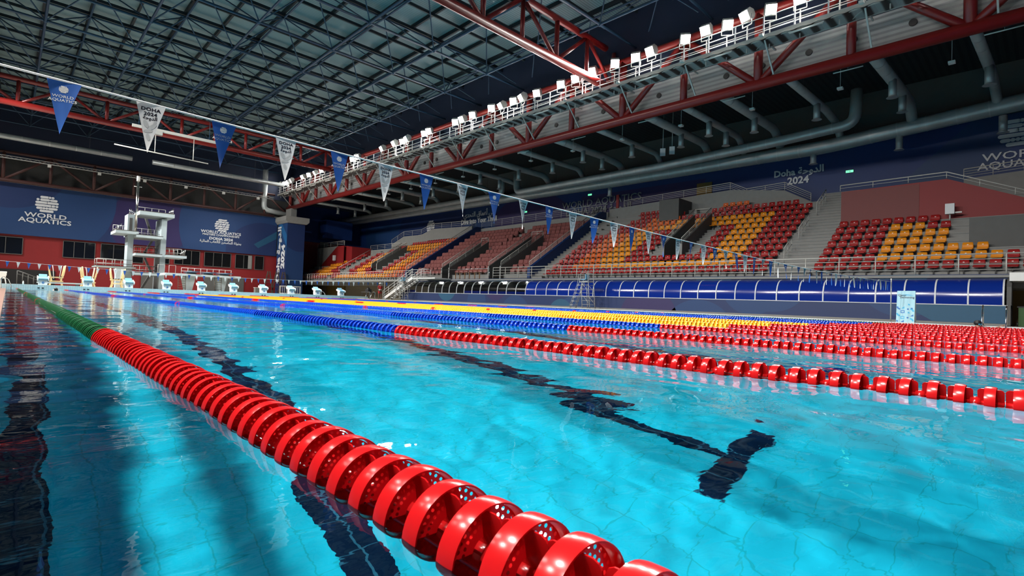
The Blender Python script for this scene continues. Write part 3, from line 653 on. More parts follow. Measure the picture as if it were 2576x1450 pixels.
for yd in (-1.5, 2.8, 6.8, 11.0, 14.9, 17.6, 20.4, 24.8, 29.0, 33.6, 38.2, 42.8, 48, 53, 58, 64, 70, 76):
    k += 1; elbow = yd in (2.8, 11.0, 29.0, 42.8, 64)
    pts = [(30.2, yd+.3, 14.0), (38.2, yd, 13.9)]+([(40.3, yd, 13.9), (41.4, yd, 12.9)] if not elbow else [(40.8, yd, 13.7), (41.4, yd-.1, 12.8)])
    duct('silver branch duct above the stand, %s from the near end' % nth(k), pts, .3 if k % 2 else .24, 1.3, [(36.4, yd, 13.75)] if k % 3 else [(35.2, yd, 13.75), (38.0, yd, 13.7)], .2, 'branch ducts above the stand')
hm = MB().tube([(0, 0, .05), (0, 0, 3.02)], .01, 5).box((-.14, -.14, -.06), (.14, .14, .05)).mesh('hanging_speaker', 'white')
for k in range(12): tag(obj('hanging_lamp', hm, None, loc=(33.2, 4+4.9*k, 13.2)), 'small white box lamp hanging over the stand, %s from the near end' % nth(k+1), 'lamp', 'hanging lamps over the stand')
tm2 = MB().tube([(0, -.7, 0), (0, .7, 0)], .035, 8).tube([(0, 0, 0), (0, 0, 2.62)], .008, 5).mesh('ceiling_tube_lamp', 'tube')
for k in range(12): tag(obj('ceiling_tube_lamp', tm2, None, loc=(31.8, 2+6.2*k, 13.6)), 'unlit tube lamp hanging over the stand, %s from the near end' % nth(k+1), 'tube lamp', 'tube lamps over the stand')
duct('long pale duct beneath the roof near the far wall, left piece', [(-22, 76, 15.6), (9.5, 76, 15.6)], .28, 2.2, hang=20.9); duct('long pale duct beneath the roof near the far wall, right piece', [(11.5, 76, 15.6), (27, 76, 15.6)], .28, 2.2, hang=20.9)
duct('thick dark duct rising at the far end of the catwalk', [(29.3, 79.3, 12.0), (25.6, 79.3, 12.3), (25.6, 79.3, 18)], .36, 2, hang=0)
t = thing('lighting_truss', 'thin silver lattice bar spanning high before the far wall', 'lighting bar', (-14, 78, 13.75)); mb = MB()
for y, z in ((0, 0), (.25, 0), (.12, .25)): mb.tube([(0, y, z), (40.5, y, z)], .03, 5)
for k in range(54): mb.tube([(k*.75, 0, 0), (k*.75+.37, .12, .25)], .015, 4, cap=False); mb.tube([(k*.75+.37, .12, .25), (k*.75+.75, .25, 0)], .015, 4, cap=False)
obj('lattice', mb, t, 'grey')
for k in range(9): obj('clamp_lamp', MB().box((k*4.4+3, -.1, -.35), (k*4.4+3.3, .2, -.05)), t, 'tube')
t = thing('gymnastic_hoist', 'white hoist beam with hanging spreader bar below the far truss', 'hoist', (8, 58.1, 14.9)); obj('beam', MB().box((-1.0, -.1, 0), (5.8, .1, .25)), t, 'rail'); obj('hanger', MB().tube([(-.5, 0, .2), (-.5, 0, 3.1)], .03, 6).tube([(5.2, 0, .2), (5.2, 0, 3.1)], .03, 6), t, 'bluepaint'); obj('motor', MB().box((.4, -.25, -.3), (1.3, .25, .05)), t, 'grey'); obj('spreader_bar', MB().tube([(-2.2, 0, -1.9), (5.2, 0, -2.1)], .05, 8), t, 'rail'); obj('cable', MB().tube([(.8, 0, 0), (.8, 0, -1.95)], .035, 6).tube([(3.9, 0, 0), (3.9, 0, -2.05)], .035, 6), t, 'rail')

# ================================================================ STAND (tiers)
D, E_, X0, Z0 = .81, .5, 31.35, 2.35
def steps(mb, y0, y1, i0, i1, mi=0, half=False, base=None):
    """stepped solid following the rake, rows i0..i1 (1-based)"""
    d, e = (D/2, E_/2) if half else (D, E_); n = 2 if half else 1; poly = []; xa = X0+D*(i0-1); za = Z0+E_*(i0-1)
    b = base if base is not None else za-.6
    poly.append((xa, b)); x, z = xa, za
    for k in range((i1-i0+1)*n):
        poly += [(x, z-.06), (x-.03, z-.06), (x-.03, z), (x+d, z)]; x += d; z += e
    poly.append((x, b)); 
    q = []
    for p in poly:
        if not q or abs(q[-1][0]-p[0])+abs(q[-1][1]-p[1]) > 1e-6: q.append(p)
    mb.prism(q, 'y', y0, y1, mi)
mb = MB()
steps(mb, -6, 9.85, 1, 13); steps(mb, 9.85, 12.1, 1, 14, half=True); steps(mb, 12.1, 17.8, 1, 13); steps(mb, 21.7, 30.2, 1, 14)
steps(mb, 17.8, 21.7, 1, 3); steps(mb, 17.8, 21.7, 9, 13, base=2.3); steps(mb, 17.8, 18.8, 4, 8, half=True, base=2.3); steps(mb, 20.3, 21.7, 4, 8, half=True, base=2.3)
steps(mb, 30.2, 31.4, 1, 14, half=True)
steps(mb, 31.4, 35.4, 2, 13, base=1.9); steps(mb, 35.4, 37.1, 8, 13, base=2.3); steps(mb, 37.1, 43.1, 2, 13, base=1.9); steps(mb, 43.1, 44.4, 8, 13, base=2.3); steps(mb, 44.4, 50.6, 2, 13, base=1.9)
steps(mb, 50.6, 61.2, 1, 12); steps(mb, 61.2, 62.6, 1, 3); steps(mb, 61.2, 62.6, 9, 11, base=2.3); steps(mb, 62.6, 69.5, 1, 11); steps(mb, 69.5, 71, 1, 10, half=True); steps(mb, 71, 84, 1, 8)
struct('floor_stand_tiers', mb, ['conc'])
struct('floor_stand_terrace', MB().box((30.85, -6, 2.2), (32.2, 50, 2.32)).box((30.85, 50, 1.95), (32.2, 85, 2.32)).box((30.0, 49, 2.1), (31, 85, 2.3)), ['conc'])
# back walls of the stand
mb = MB(); mb.prism([(12.0, 5), (12.0, 8.2), (13, 8.66), (17.75, 9.65), (17.8, 9.6), (19.1, 10.3), (29.5, 9.95), (31.2, 9.9), (31.2, 5)], 'x', 42.4, 42.6)
mb.prism([(14.85, 9.72), (13, 8.66), (12.9, 5), (19, 5), (19.1, 10.3)], 'x', 42.36, 42.4); mb.prism([(-6, 6.3), (4.2, 6.3), (4.2, 8.8), (-6, 9.3)], 'x', 41.0, 41.2)
mb.prism([(8.8, 5.5), (10.0, 5.5), (10.0, 7.6), (8.8, 7.6)], 'x', 39.8, 40); mb.prism([(31.2, 6), (50.6, 6), (50.6, 9.4), (31.2, 9.6)], 'x', 42.2, 42.4, 0)
struct('wall_stand_rear_parapet', mb, ['conc'])
struct('wall_red_block', MB().prism([(9.7, 4.9), (9.7, 8.02), (4.55, 8.12), (-1.0, 5.6), (-1.0, 4.9)], 'x', 37.1, 41, 0).box((37.08, 5.78, 5.2), (37.1, 9.7, 8.0), 1), ['redwall', 'redwall3'])
struct('wall_grey_screen', MB().box((34.1, 1.36, 3.5), (34.6, 3.33, 5.4)), ['conc2'])
struct('wall_camera_box', MB().box((40.1, 22.45, 7.6), (42.4, 24.3, 9.65)), ['conc2'])
# far stand walls
mb = MB(); mb.box((36, 77.2, 2.3), (36.3, 84.5, 7.95), 0); mb.prism([(50.8, 6), (50.8, 9.6), (59.3, 9.87), (61.9, 9.25), (66.4, 9.3), (69.7, 8.3), (69.7, 6)], 'x', 40.9, 41.1, 0)
mb.box((39.5, 65, 6), (39.7, 73.4, 7.45), 0); mb.prism([(76.9, 5), (76.9, 7.9), (75, 7.9), (73.3, 7.7), (73.3, 5)], 'x', 36.4, 39.5, 1); mb.prism([(84.2, 3.3), (84.2, 4.3), (77.2, 7.88), (75, 7.9), (75, 3.3)], 'x', 35.9, 36, 1)
struct('wall_far_stand', mb, ['conc', 'redwall'])
def parapet(name, y0, y1, h, x1, z0, mats='parapet'):
    i1 = (x1-X0)/D; zz = Z0+E_*i1
    struct(name, MB().prism([(X0+.2, z0), (X0+.2, Z0+h), (x1, zz+h), (x1+1.5, zz+h), (x1+1.5, zz-1), (X0+1.2, z0)], 'y', y0, y1), [mats])
parapet('wall_parapet_blue', 31.4, 31.75, .95, 41.5, 2.3); parapet('wall_parapet_blue', 50.6, 50.95, .95, 41.5, 2.3)
def vomitory(y0, y1, xa, xb, z0, h, lab, mats='conc2'):
    za = Z0+E_*(xa-X0)/D+h; zb_ = Z0+E_*(xb-X0)/D+h
    for i, (a, b) in enumerate(((y0-.15, y0), (y1, y1+.15))):
        struct('wall_stair_well', MB().prism([(xa, z0), (xa, za), (xb, zb_), (xb, z0)], 'y', a, b, 0).box((xa-.02, a-.02, z0), (xa, b+.02, za), 1), [mats, 'conc'])
    struct('wall_stair_well_end', MB().box((xb-.1, y0, z0), (xb, y1, zb_-1.0), 1).box((xa, y0, z0-.1), (xb, y1, z0), 0), [mats, 'conc'])
    railing('stair_well_railing', 'railing on the farther wall of the %s' % lab, [(xa+.05, y1+.07, za), (xb, y1+.07, zb_)], .42, 3, 1.2, .02)
    railing('stair_well_railing', 'railing on the nearer wall of the %s' % lab, [(xa+.05, y0-.07, za), (xb, y0-.07, zb_)], .42, 3, 1.2, .02)
    railing('stair_well_railing', 'railing across the top of the %s' % lab, [(xb, y0, zb_), (xb, y1, zb_)], .42, 2, 1, .02)
vomitory(18.95, 20.2, 34.0, 38.6, 2.4, .95, 'grey stair well among the red and amber seats'); vomitory(35.5, 37.0, 31.8, 37.4, 2.3, .95, 'nearer stair well among the covered chairs'); vomitory(43.2, 44.3, 31.8, 37.0, 2.3, .95, 'farther stair well among the covered chairs'); vomitory(61.3, 62.5, 33.8, 38.2, 2.4, .8, 'stair well among the far seats')

# ---- seats
def seat_mesh(mat):
    mb = MB(); w = .215; prof = [(-.24, .40), (-.20, .43), (-.05, .405), (.08, .42), (.13, .47), (.16, .60), (.19, .78)]
    sec = [(prof[i], w*(.97 if i == 0 else 1 if i < 6 else .92)) for i in range(len(prof))]; v = []
    for (x, z), ww in sec:
        for u in (-1, -.8, 0, .8, 1): v.append((x+.02*abs(u)**2*(-1 if x > .1 else 0), u*ww, z+(.025 if abs(u) == 1 and x < .1 else 0)-.02*(abs(u) == 1 and z > .7)))
    n = len(sec); f_ = [(i*5+k, i*5+k+1, (i+1)*5+k+1, (i+1)*5+k) for i in range(n-1) for k in range(4)]; b = len(v)
    v2 = [(x+(.018 if z > .5 else 0), y, z-(.03 if z <= .5 else 0)) for x, y, z in v]; v += v2
    f_ += [tuple(b+q for q in reversed(ff)) for ff in f_]
    per = [i*5 for i in range(n)]+[(n-1)*5+k for k in range(1, 5)]+[i*5+4 for i in range(n-2, -1, -1)]+[3, 2, 1]
    for a_, c_ in zip(per, per[1:]+per[:1]): f_.append((a_, c_, b+c_, b+a_))
    mb.add(v, f_, 0, True); mb.box((.158, -.03, .645), (.163, .03, .675), 1); mb.beam((.05, 0, .40), (.2, 0, .05), .05, mi=2)
    return mb.mesh('stadium_seat', [mat, 'white', 'conc2'])
SM = {'R': seat_mesh('seatred'), 'O': seat_mesh('seatorange'), 'Y': seat_mesh('seatyellow')}
PC = .56
seats = []   # (x, y, z, colour, row, number, block)
def row(block, i, ystart, s, skip=0):
    k = 0
    for c in s:
        if c != '.': seats.append((X0+D*(i-1)+.58, ystart+PC*k, Z0+E_*(i-1), c, i, k+1, block))
        k += 1
A0 = 9.5  # block at the right, counted from the stair aisle towards the camera
def rowA(i, s):
    for k, c in enumerate(s):
        if c != '.': seats.append((X0+D*(i-1)+.58, A0-PC*k, Z0+E_*(i-1), c, i, k+1, 'A'))
for i, s in enumerate(['R'*19, 'R'*5+'Y'*9+'R'*4, 'R'*5+'Y'*8, 'R'*5+'Y'*5, 'R'*5+'Y'*5, 'RRRRRYYYRR', 'R'*9]): rowA(i+1, s)
B0 = 12.45
def rowB(i, s): row('B', i, B0, s)
gap = '.'*7
rowB(1, 'R'*32); rowB(2, 'RRRR'+'Y'*19+'O'*5+'RRRR'); rowB(3, 'RRRR'+'YYYY'+'R'*12+'YYYY'+'OOOO'+'RRRR')
for i in range(4, 9): rowB(i, 'RRRRYYYYRR'[:10]+gap+'RRRYYYYOOOORRR'+('R' if i < 8 else ''))
rowB(9, 'RRRR'+'Y'*16+'OOOOORRRR'[:9]); rowB(10, 'RRRR'+'Y'*14+'OOOOO'+'RRRRRR'[:5]); rowB(11, 'R'*18+'OOOOO'+'R'*4); rowB(12, '.'*2+'R'*5+'.'*0+'R'*7+'...'+'.'+'ROOORRRR'); rowB(13, '.'*9+'OOOO'+'...'+'....'+'OOORRRR')
CAM = (-.47, .38, .36); seats.sort(key=lambda q: (q[0]-CAM[0])**2+(q[1]-CAM[1])**2)
ORD = ['', 'first', 'second', 'third', 'fourth', 'fifth', 'sixth', 'seventh', 'eighth', 'ninth', 'tenth', 'eleventh', 'twelfth', 'thirteenth']
CN = {'R': 'red', 'O': 'orange', 'Y': 'amber'}; BN = {'A': 'block nearest the camera', 'B': 'next block beyond the stair aisle'}
for q in seats[:300]:
    x, y, z, c, i, k, b = q; o = obj('stadium_seat', SM[c], None, loc=(x, y, z))
    tag(o, ('%s seat, %s place on the near side of the stair aisle, %s row up' if b == 'A' else '%s seat, %s place beyond the stair aisle, %s row up') % (CN[c], nth(k), ORD[i]), 'seat', 'plastic seats of the stand')
far = seats[300:]
seats = []
def rowD(i, y0, s): row('D', i, y0, s)
rowD(1, 51.4, 'RRRROOOOYYYY'+'Y'*20+'RRR'+'..'+'R'*20); rowD(2, 51.4, 'RRRROOOOYYYY'+'R'*8+'YYYYRRRR'+'.....'+'RRRR'+'Y'*8+'RRRRRR')
for i in range(3, 9): rowD(i, 51.4, ('RRRROOOOYYYYRRR'[:16])+'.....'+'RRRYYYYRRRR'+'.....'+('RRRRR'+'Y'*8+'RRRR')[:max(6, 22-2*i)])
rowD(9, 51.4, 'RROOOO'+'Y'*18+'RRR'); rowD(10, 51.4, 'RRROOOO'+'Y'*14+'RRRR'); rowD(11, 51.4, 'RRROOOO'+'R'*14); rowD(12, 51.4, 'RRROOOO'+'R'*9); rowD(13, 51.4, 'RRRROOO')
far += seats
for c in 'ROY':
    pass
base = {c: (np.array([v.co[:] for v in SM[c].vertices]), [tuple(p.vertices) for p in SM[c].polygons], [p.material_index for p in SM[c].polygons]) for c in 'R'}
V0, F0, M0 = base['R']; vs, fs, ms_ = [], [], []
me = bpy.data.meshes.new('far_seats'); off = 0
for q in far:
    vs.append(V0+np.array(q[:3])); fs += [tuple(off+j for j in ff) for ff in F0]; ci = 'ROY'.index(q[3]); ms_ += [ci if m == 0 else m+2 for m in M0]; off += len(V0)
me.from_pydata(np.concatenate(vs).tolist(), [], fs)
for m in ('seatred', 'seatorange', 'seatyellow', 'white', 'conc2'): me.materials.append(MT[m])
me.polygons.foreach_set('material_index', ms_); me.update()
tag(obj('far_seating', me), 'rows of small red, orange and yellow seats in the far part of the stand', 'seating', kind='stuff')
# covered seats of the middle block
def cover_mesh(sd):
    g = random.Random(sd); mb = MB(); w = .27; v = []; rows_ = [(-.22, .22, .9), (-.24, .44, .95), (-.1, .5, 1), (.06, .56, 1), (.12, .86, 1), (.2, .93, .9), (.3, .84, .95), (.3, .3, .95)]
    for x, z, s in rows_:
        for u in (-1, -.5, 0, .5, 1): v.append((x+g.uniform(-.02, .02), u*w*s, z+g.uniform(-.02, .02)))
    n = len(rows_); f_ = [(i*5+k, i*5+k+1, (i+1)*5+k+1, (i+1)*5+k) for i in range(n-1) for k in range(4)]
    f_ += [tuple(i*5 for i in range(n)), tuple(i*5+4 for i in range(n))[::-1]]
    mb.add(v, f_, 0, True); mb.box((-.18, -w*.8, 0), (.25, w*.8, .3), 1)
    return mb.mesh('covered_seat', ['cover', 'coverlow'])
CM = [cover_mesh(s) for s in range(4)]
vip = []
for n in range(1, 12):
    if n == 1: sp = [(32.3, 34.9, .74), (38.3, 42.75, .74), (45.4, 50.2, .74)]
    elif n < 7: sp = [(32.1, 35.0, .62), (37.9, 42.6, .6), (45.0, 50.2, .6)]
    else: sp = [(32.2, 40.6 if n > 8 else 41.4, .6), (42.0, 50.2, .6)]
    for si, (a, b, p) in enumerate(sp):
        m = int((b-a)/p)+1
        for j in range(m): vip.append((X0+D*n+.5, a+p*j, Z0+E_*n, n, j+1, si))
SN = {0: 'before the stair wells', 1: 'between the stair wells', 2: 'beyond the stair wells'}
for (x, y, z, n, j, si) in vip:
    o = obj('covered_seat', CM[rnd.randrange(4)], None, loc=(x, y, z)); o.rotation_euler = (0, 0, rnd.uniform(-.1, .1))
    tag(o, 'chair under pink cover, %s from the near end, %s row up, %s' % (nth(j), ORD[n], SN[si]), 'covered chair', 'covered chairs in the middle block')
# ---- railings of the stand
railing('front_railing', 'long pale railing along the front of the near seating terrace', [(31, -3, 2.32), (31, 35.5, 2.4)], .95, 4, 1.62, .03, top=.035)
railing('front_railing', 'glass-like dark railing in front of the covered chairs terrace', [(31, 36, 2.4), (31, 45, 2.4)], .9, 1, 3, .02, 'steel')
railing('front_railing', 'pale railing along the front of the far seating terrace', [(31, 49, 2.4), (31, 83.2, 2.3)], .95, 4, .8, .022)
railing('stair_landing_railing', 'white railing on the landing above the white deck stairs', [(29.9, 45.2, 2.4), (31, 45.2, 2.4), (31, 48.8, 2.4)], 1.0, 4, 1.1, .025, 'white')
railing('rear_railing', 'pale railing on top of the rear wall behind the next block', [(42.4, 29.5, 9.98), (42.4, 19.1, 10.32), (42.4, 17.75, 9.62), (42.4, 14.85, 9.75), (42.4, 13.0, 8.68)], .6, 4, 1.9, .025)
railing('rear_railing', 'pale railing on top of the red block', [(36.9, 9.72, 8.04), (36.9, 4.55, 8.12), (36.9, -1, 5.62)], .35, 2, 1.6, .02)
railing('rear_railing', 'pale railing on the grey wall high at the right', [(41, 4.2, 8.8), (41, -5, 9.25)], .6, 4, 1.4, .022)
railing('rear_railing', 'pale railing behind the covered chairs', [(42.3, 50.6, 9.5), (42.3, 31.8, 9.7)], .8, 4, 1.9, .02)
railing('rear_railing', 'pale railing on the rear wall of the far block', [(40.9, 50.8, 9.6), (40.9, 59.3, 9.87), (40.9, 61.9, 9.27), (40.9, 66.4, 9.3), (40.9, 69.7, 8.3)], .7, 3, 2.2, .02)
railing('rear_railing', 'pale railing on the wall left of the red far block', [(36, 84.4, 7.95), (36, 75, 7.95)], .7, 3, 2.4, .02); railing('rear_railing', 'pale railing on the grey wall behind the far seats', [(39.5, 73.4, 7.45), (39.5, 65, 7.45)], .7, 3, 2.4, .02)
for k, (xa, xb) in enumerate([(32.9, 34.2), (35.4, 37.3), (38.9, 40.9)]):
    za, zb2 = Z0+E_*(xa-X0)/D, Z0+E_*(xb-X0)/D; railing('aisle_handrail', 'pale handrail on the stair aisle, %s from the bottom' % ORD[k+1], [(xa, 11.6, za), (xb, 11.6, zb2)], .85, 2, .8, .02)
for yb, nm in ((31.57, 'near'), (50.77, 'far')):
    railing('parapet_railing', 'pale railing on the %s blue parapet beside the covered chairs' % nm, [(31.6, yb, Z0+1.0), (41.5, yb, Z0+E_*(41.5-X0)/D+.98)], .5, 4, 1.7, .022)
for k, ya in enumerate((70.2, 55)): railing('aisle_handrail', 'pale handrail among the far seats, %s one' % ('farther', 'nearer')[k], [(33, ya, 3.4), (38, ya, 6.5)], .9, 2, 1.5, .02)
t = thing('wall_cabinet', 'grey metal cabinet on a short post in front of the red block', 'cabinet', (36.6, 4.35, 5.66)); obj('case', MB().box((-.15, -.2, .38), (.1, .2, .95)), t, 'print'); obj('post', MB().tube([(0, 0, 0), (0, 0, .4)], .04, 8), t, 'grey'); obj('bracket', MB().box((0, -.5, .42), (.1, -.15, .5)), t, 'grey')
t = thing('wall_cabinet', 'small pale cabinet in front of the far red wall', 'cabinet', (35.7, 77.6, 5.6)); obj('case', MB().box((-.15, -.3, .1), (.1, .3, .9)), t, 'print'); obj('post', MB().tube([(0, 0, 0), (0, 0, .1)], .04, 8), t, 'grey')
struct('door_1', MB().box((43.9, 21.4, 9.6), (43.98, 22.8, 11.6)), ['brown']); struct('door_2', MB().box((42.5, 30.2, 9.6), (42.6, 30.5, 11.3)), ['redwall']); struct('door_3', MB().box((36.8, 85.4, 7.2), (38.2, 85.5, 9.2)), ['conc2'])
def exit_sign(x, y, z, lab, rz=0):
    t = thing('exit_sign', lab, 'exit sign', (x, y, z), rz); obj('case', MB().box((-.03, -.26, -.1), (.03, .26, .1)), t, 'conc2'); fc = obj('sign_face', MB().box((-.045, -.24, -.085), (-.03, .24, .085)), t, 'exitm')
    obj('pictogram', MB().box((-.05, -.05, -.05), (-.045, .0, .05)).box((-.05, .06, -.015), (-.045, .16, .015)), fc, 'white')
exit_sign(43.97, 10.9, 10.9, 'green running-man exit sign on the blue wall above the near seats'); exit_sign(43.97, 34.9, 12.1, 'green exit sign on the blue wall above the covered chairs'); exit_sign(43.97, 44.5, 11.2, 'green exit sign on the blue wall left of the covered chairs top')
exit_sign(43.97, 56.5, 9.9, 'small green exit sign at the far rear parapet end'); exit_sign(37.5, 85.47, 9.9, 'green exit sign above the grey door in the maroon end wall', -PI/2); exit_sign(16.9, 79.97, 2.9, 'green exit sign on the red far wall under the springboard deck', -PI/2)
# tables and chairs on the covered block terrace
for k in range(3):
    t = thing('wooden_table', 'small wooden table on the terrace before the covered chairs, %s from the near end' % ORD[k+1], 'table', (32.0, 38.6+1.5*k, 2.32), 0, 'tables on the terrace'); obj('tabletop', MB().box((-.3, -.4, .7), (.3, .4, .74)), t, 'wood')
    for a in (-.25, .25):
        for b in (-.35, .35): obj('leg', MB().box((a-.03, b-.03, 0), (a+.03, b+.03, .7)), t, 'wood')

# ================================================================ RIGHT SIDE: banner wall, canopy
Ys, Ye = 1.72, 49.0
mb = MB().box((30, Ys, .08), (30.4, Ye, .96), 0); rc = (Ys, Ye, .17, .95); P = lambda e: plane_x(30, e)
patch(mb, clip([(Ys, .17), (Ye, .17), (Ye, .95), (Ys, .95)], *rc), P(.006), 1)
for (cy_, cz_, r, m, e) in ((5.3, 2.2, 1.9, 3, .012), (12.3, 1.9, 1.8, 2, .012), (11.2, 2.3, 2.0, 2, .014), (15.5, -1.6, 2.5, 2, .012), (19, -.6, 2.2, 4, .012), (25, -1.3, 2.3, 3, .012), (26.5, -.6, 1.3, 5, .016), (31.5, -.9, 1.8, 2, .012), (34, 2.0, 1.6, 4, .012), (36.5, .2, 1.3, 2, .014), (41, 1.8, 1.6, 5, .012)):
    patch(mb, circ(cy_, cz_, r), P(e), m, rc)
patch(mb, [(Ys, .17), (4.2, .17), (5.4, .95), (Ys, .95)], P(.02), 5)
patch(mb, [(Ys, .155), (Ye, .155), (Ye, .17), (Ys, .17)], P(.004), 0)
struct('wall_banner_low', mb, ['conc', 'navy', 'navy2', 'navy2', 'violet', 'teal'])
mb = MB().box((30.95, Ys, 2.12), (31.2, Ye-1.5, 2.36), 0)
for (cy_, cz_, r, m, e) in ((5.5, 2.9, 1.2, 2, .01), (10, 1.6, .9, 1, .01), (15, 3, 1.4, 2, .01), (22, 1.5, 1.3, 1, .01), (28, 3.2, 1.5, 3, .01), (35, 1.6, 1.2, 2, .01), (42, 3, 1.4, 1, .01)): patch(mb, circ(cy_, cz_, r), plane_x(30.95, e), m, (Ys, Ye-1.5, 2.13, 2.35))
struct('wall_banner_high', mb, ['navy', 'navy2', 'teal', 'violet'])
struct('wall_end_block', MB().box((30.0, -6, 2.0), (31.3, Ys-.05, 2.36), 0).box((34, -6, 0), (34.2, Ys, 2.2), 1).box((30.0, -6, .3), (30.0, -5.9, .4), 1), ['white', 'brown'])
t = thing('curved_canopy', 'long curved canopy of blue and clear panels with pale ribs above the low banner', 'canopy', (30, 0, 0))
prof = [(.02, .96), (.02, 1.25), (.05, 1.5), (.13, 1.72), (.28, 1.92), (.5, 2.06), (.78, 2.12), (.95, 2.12)]
ribY = [1.85+1.14*k for k in range(42) if 1.85+1.14*k < 49.3]
rm = MB(); v = []
for x, z in prof: v += [(x-.03, -.03, z+.01), (x-.03, .03, z+.01), (x+.03, -.03, z-.03), (x+.03, .03, z-.03)]
f_ = []
for i in range(len(prof)-1):
    b = 4*i; f_ += [(b, b+1, b+5, b+4), (b+2, b+6, b+7, b+3), (b, b+4, b+6, b+2), (b+1, b+3, b+7, b+5)]
rm.add(v, f_); rme = rm.mesh('rib', 'print')
def panel_mesh(m):
    mb = MB(); v = []
    for x, z in prof: v += [(x, 0, z), (x, 1.14, z)]
    mb.add(v, [(2*i, 2*i+1, 2*i+3, 2*i+2) for i in range(len(prof)-1)], 0, True); return mb.mesh('panel', m)
pb, pc_ = panel_mesh('canblue'), panel_mesh('clear'); lowp = MB().box((.03, 0, .97), (.04, 1.14, 1.2)).mesh('kick_panel', 'canblue')
for k, y in enumerate(ribY):
    obj('rib', rme, t, loc=(0, y, 0))
    if k < len(ribY)-1:
        blue = y < 30; obj('panel', pb if blue else pc_, t, loc=(0, y, 0))
        if not blue and (y < 38 or y > 46): obj('kick_panel', lowp, t, loc=(0, y, 0))
obj('end_frame', MB().prism([(0, .96), (0, 1.3), (.05, 1.75), (.3, 2.05), (.6, 2.15), (1.0, 2.18), (1.0, .96)], 'y', 1.6, 1.75).box((-.02, 1.62, .1), (.3, 1.74, .96)), t, 'conc2'); obj('sill', MB().box((-.04, Ys, .93), (.1, Ye, .965)), t, 'print')
struct('wall_canopy_room', MB().box((33.5, Ys, .1), (33.6, 49, 2.2), 0).box((30.4, Ys, 0.05), (33.5, 49, .12), 0), ['conc2'])
lm = MB().box((-.15, -.3, -.02), (.15, .3, .02)).mesh('room_lamp', 'warm'); lw = MB().box((-.15, -.3, -.02), (.15, .3, .02)).mesh('room_lamp', 'lens')
for k in range(5): tag(obj('room_lamp', lw, None, loc=(32.2, 32+3.2*k, 2.1)), 'lit ceiling lamp behind the clear canopy panels, %s from the blue part' % ORD[k+1], 'lamp', 'lamps behind the canopy')
# passage below the far stand
struct('wall_passage', MB().box((35, 49, .09), (35.2, 85.6, 2.0), 0).box((30.9, 49, 1.93), (35, 85.6, 1.97), 1).box((34.8, 72, .09), (35, 78, 2), 2).box((33, 78, .09), (33.3, 78.6, 1.95), 2), ['beige', 'conc', 'brown'])
for k in range(8): tag(obj('downlight', lm, None, loc=(32.5, 52+4*k, 1.9)), 'warm lit downlight under the far stand, %s from the stairs' % nth(k+1), 'lamp', 'downlights under the far stand')
# white stairs from the deck
t = thing('deck_staircase', 'white steel staircase rising from the deck to the seating terrace', 'staircase', (29.42, 51, .09)); n = 12
mb = MB()
for k in range(n): mb.box((-.45, -.47*k-.47, .19*(k+1)-.03), (.45, -.47*k, .19*(k+1)))
obj('tread', mb, t, 'grey')
for s in (-.48, .48): obj('stringer', MB().beam((s, 0, 0), (s, -5.6, 2.3), .05, .3), t, 'white')
for s in (-.48, .48):
    hb = MB()
    for h in (.35, .65, .95): hb.tube([(s, 0, h), (s, -5.6, 2.3+h)], .02, 6)
    for k in range(6): hb.tube([(s, -5.6*k/5, 2.3*k/5), (s, -5.6*k/5, 2.3*k/5+.95)], .02, 6)
    obj('handrail', hb, t, 'white')
obj('landing', MB().box((-.5, -9.5, 2.2), (1.4, -5.6, 2.3)), t, 'white')
# rolling steps with umpire seat
def rolling_steps(y, lab):
    t = thing('rolling_ladder', lab, 'ladder', (28.6, y, .09)); H = 1.85
    for s in (-.3, .3): obj('rail', MB().tube([(s, .85, 0), (s, .1, H), (s, 0, H+.6)], .025, 6).tube([(s, .95, .1), (s, .3, H-.2), (s, .15, H+.55)], .018, 6), t, 'grey')
    for s in (-.3, .3): obj('rear_leg', MB().tube([(s, -.85, 0), (s, -.6, H+.6)], .025, 6).tube([(s, -.2, 0), (s, -.05, H)], .025, 6), t, 'grey')
    mb = MB()
    for k in range(6): q = (k+.7)/6.6; mb.box((-.3, .85-.75*q-.1, H*q-.02), (.3, .85-.75*q+.1, H*q+.02))
    obj('tread', mb, t, 'print'); mb = MB()
    for s in (-.3, .3):
        for k in range(7): z = .25+.27*k; mb.tube([(s, -.2+.08*k/4, z), (s, -.82+.03*k, z)], .014, 5)
        mb.tube([(s, -.2, .9), (s, -.8, .3)], .014, 5); mb.tube([(s, -.15, 1.7), (s, -.75, 1.1)], .014, 5)
    obj('side_brace', mb, t, 'grey'); obj('platform', MB().box((-.32, -.6, H-.05), (.32, .12, H)), t, 'grey'); obj('seat', MB().box((-.2, -.3, H+.12), (.2, .1, H+.16)).box((-.2, -.34, H+.16), (.2, -.3, H+.5)), t, 'blockblue')
    for a in (-.3, .3):
        for b in (-.85, .85): obj('caster', MB().tube([(a-.02, b, .0), (a+.02, b, .0)], .05, 10), t, 'black')
    obj('guard_rail', MB().tube([(-.3, 0, H+.6), (-.3, -.6, H+.6), (.3, -.6, H+.6), (.3, 0, H+.6)], .018, 6), t, 'grey')
    return t
rolling_steps(23.3, 'grey rolling steps with a pale blue seat before the blue canopy'); rolling_steps(46.8, 'grey rolling steps with a pale blue seat beside the white stairs')
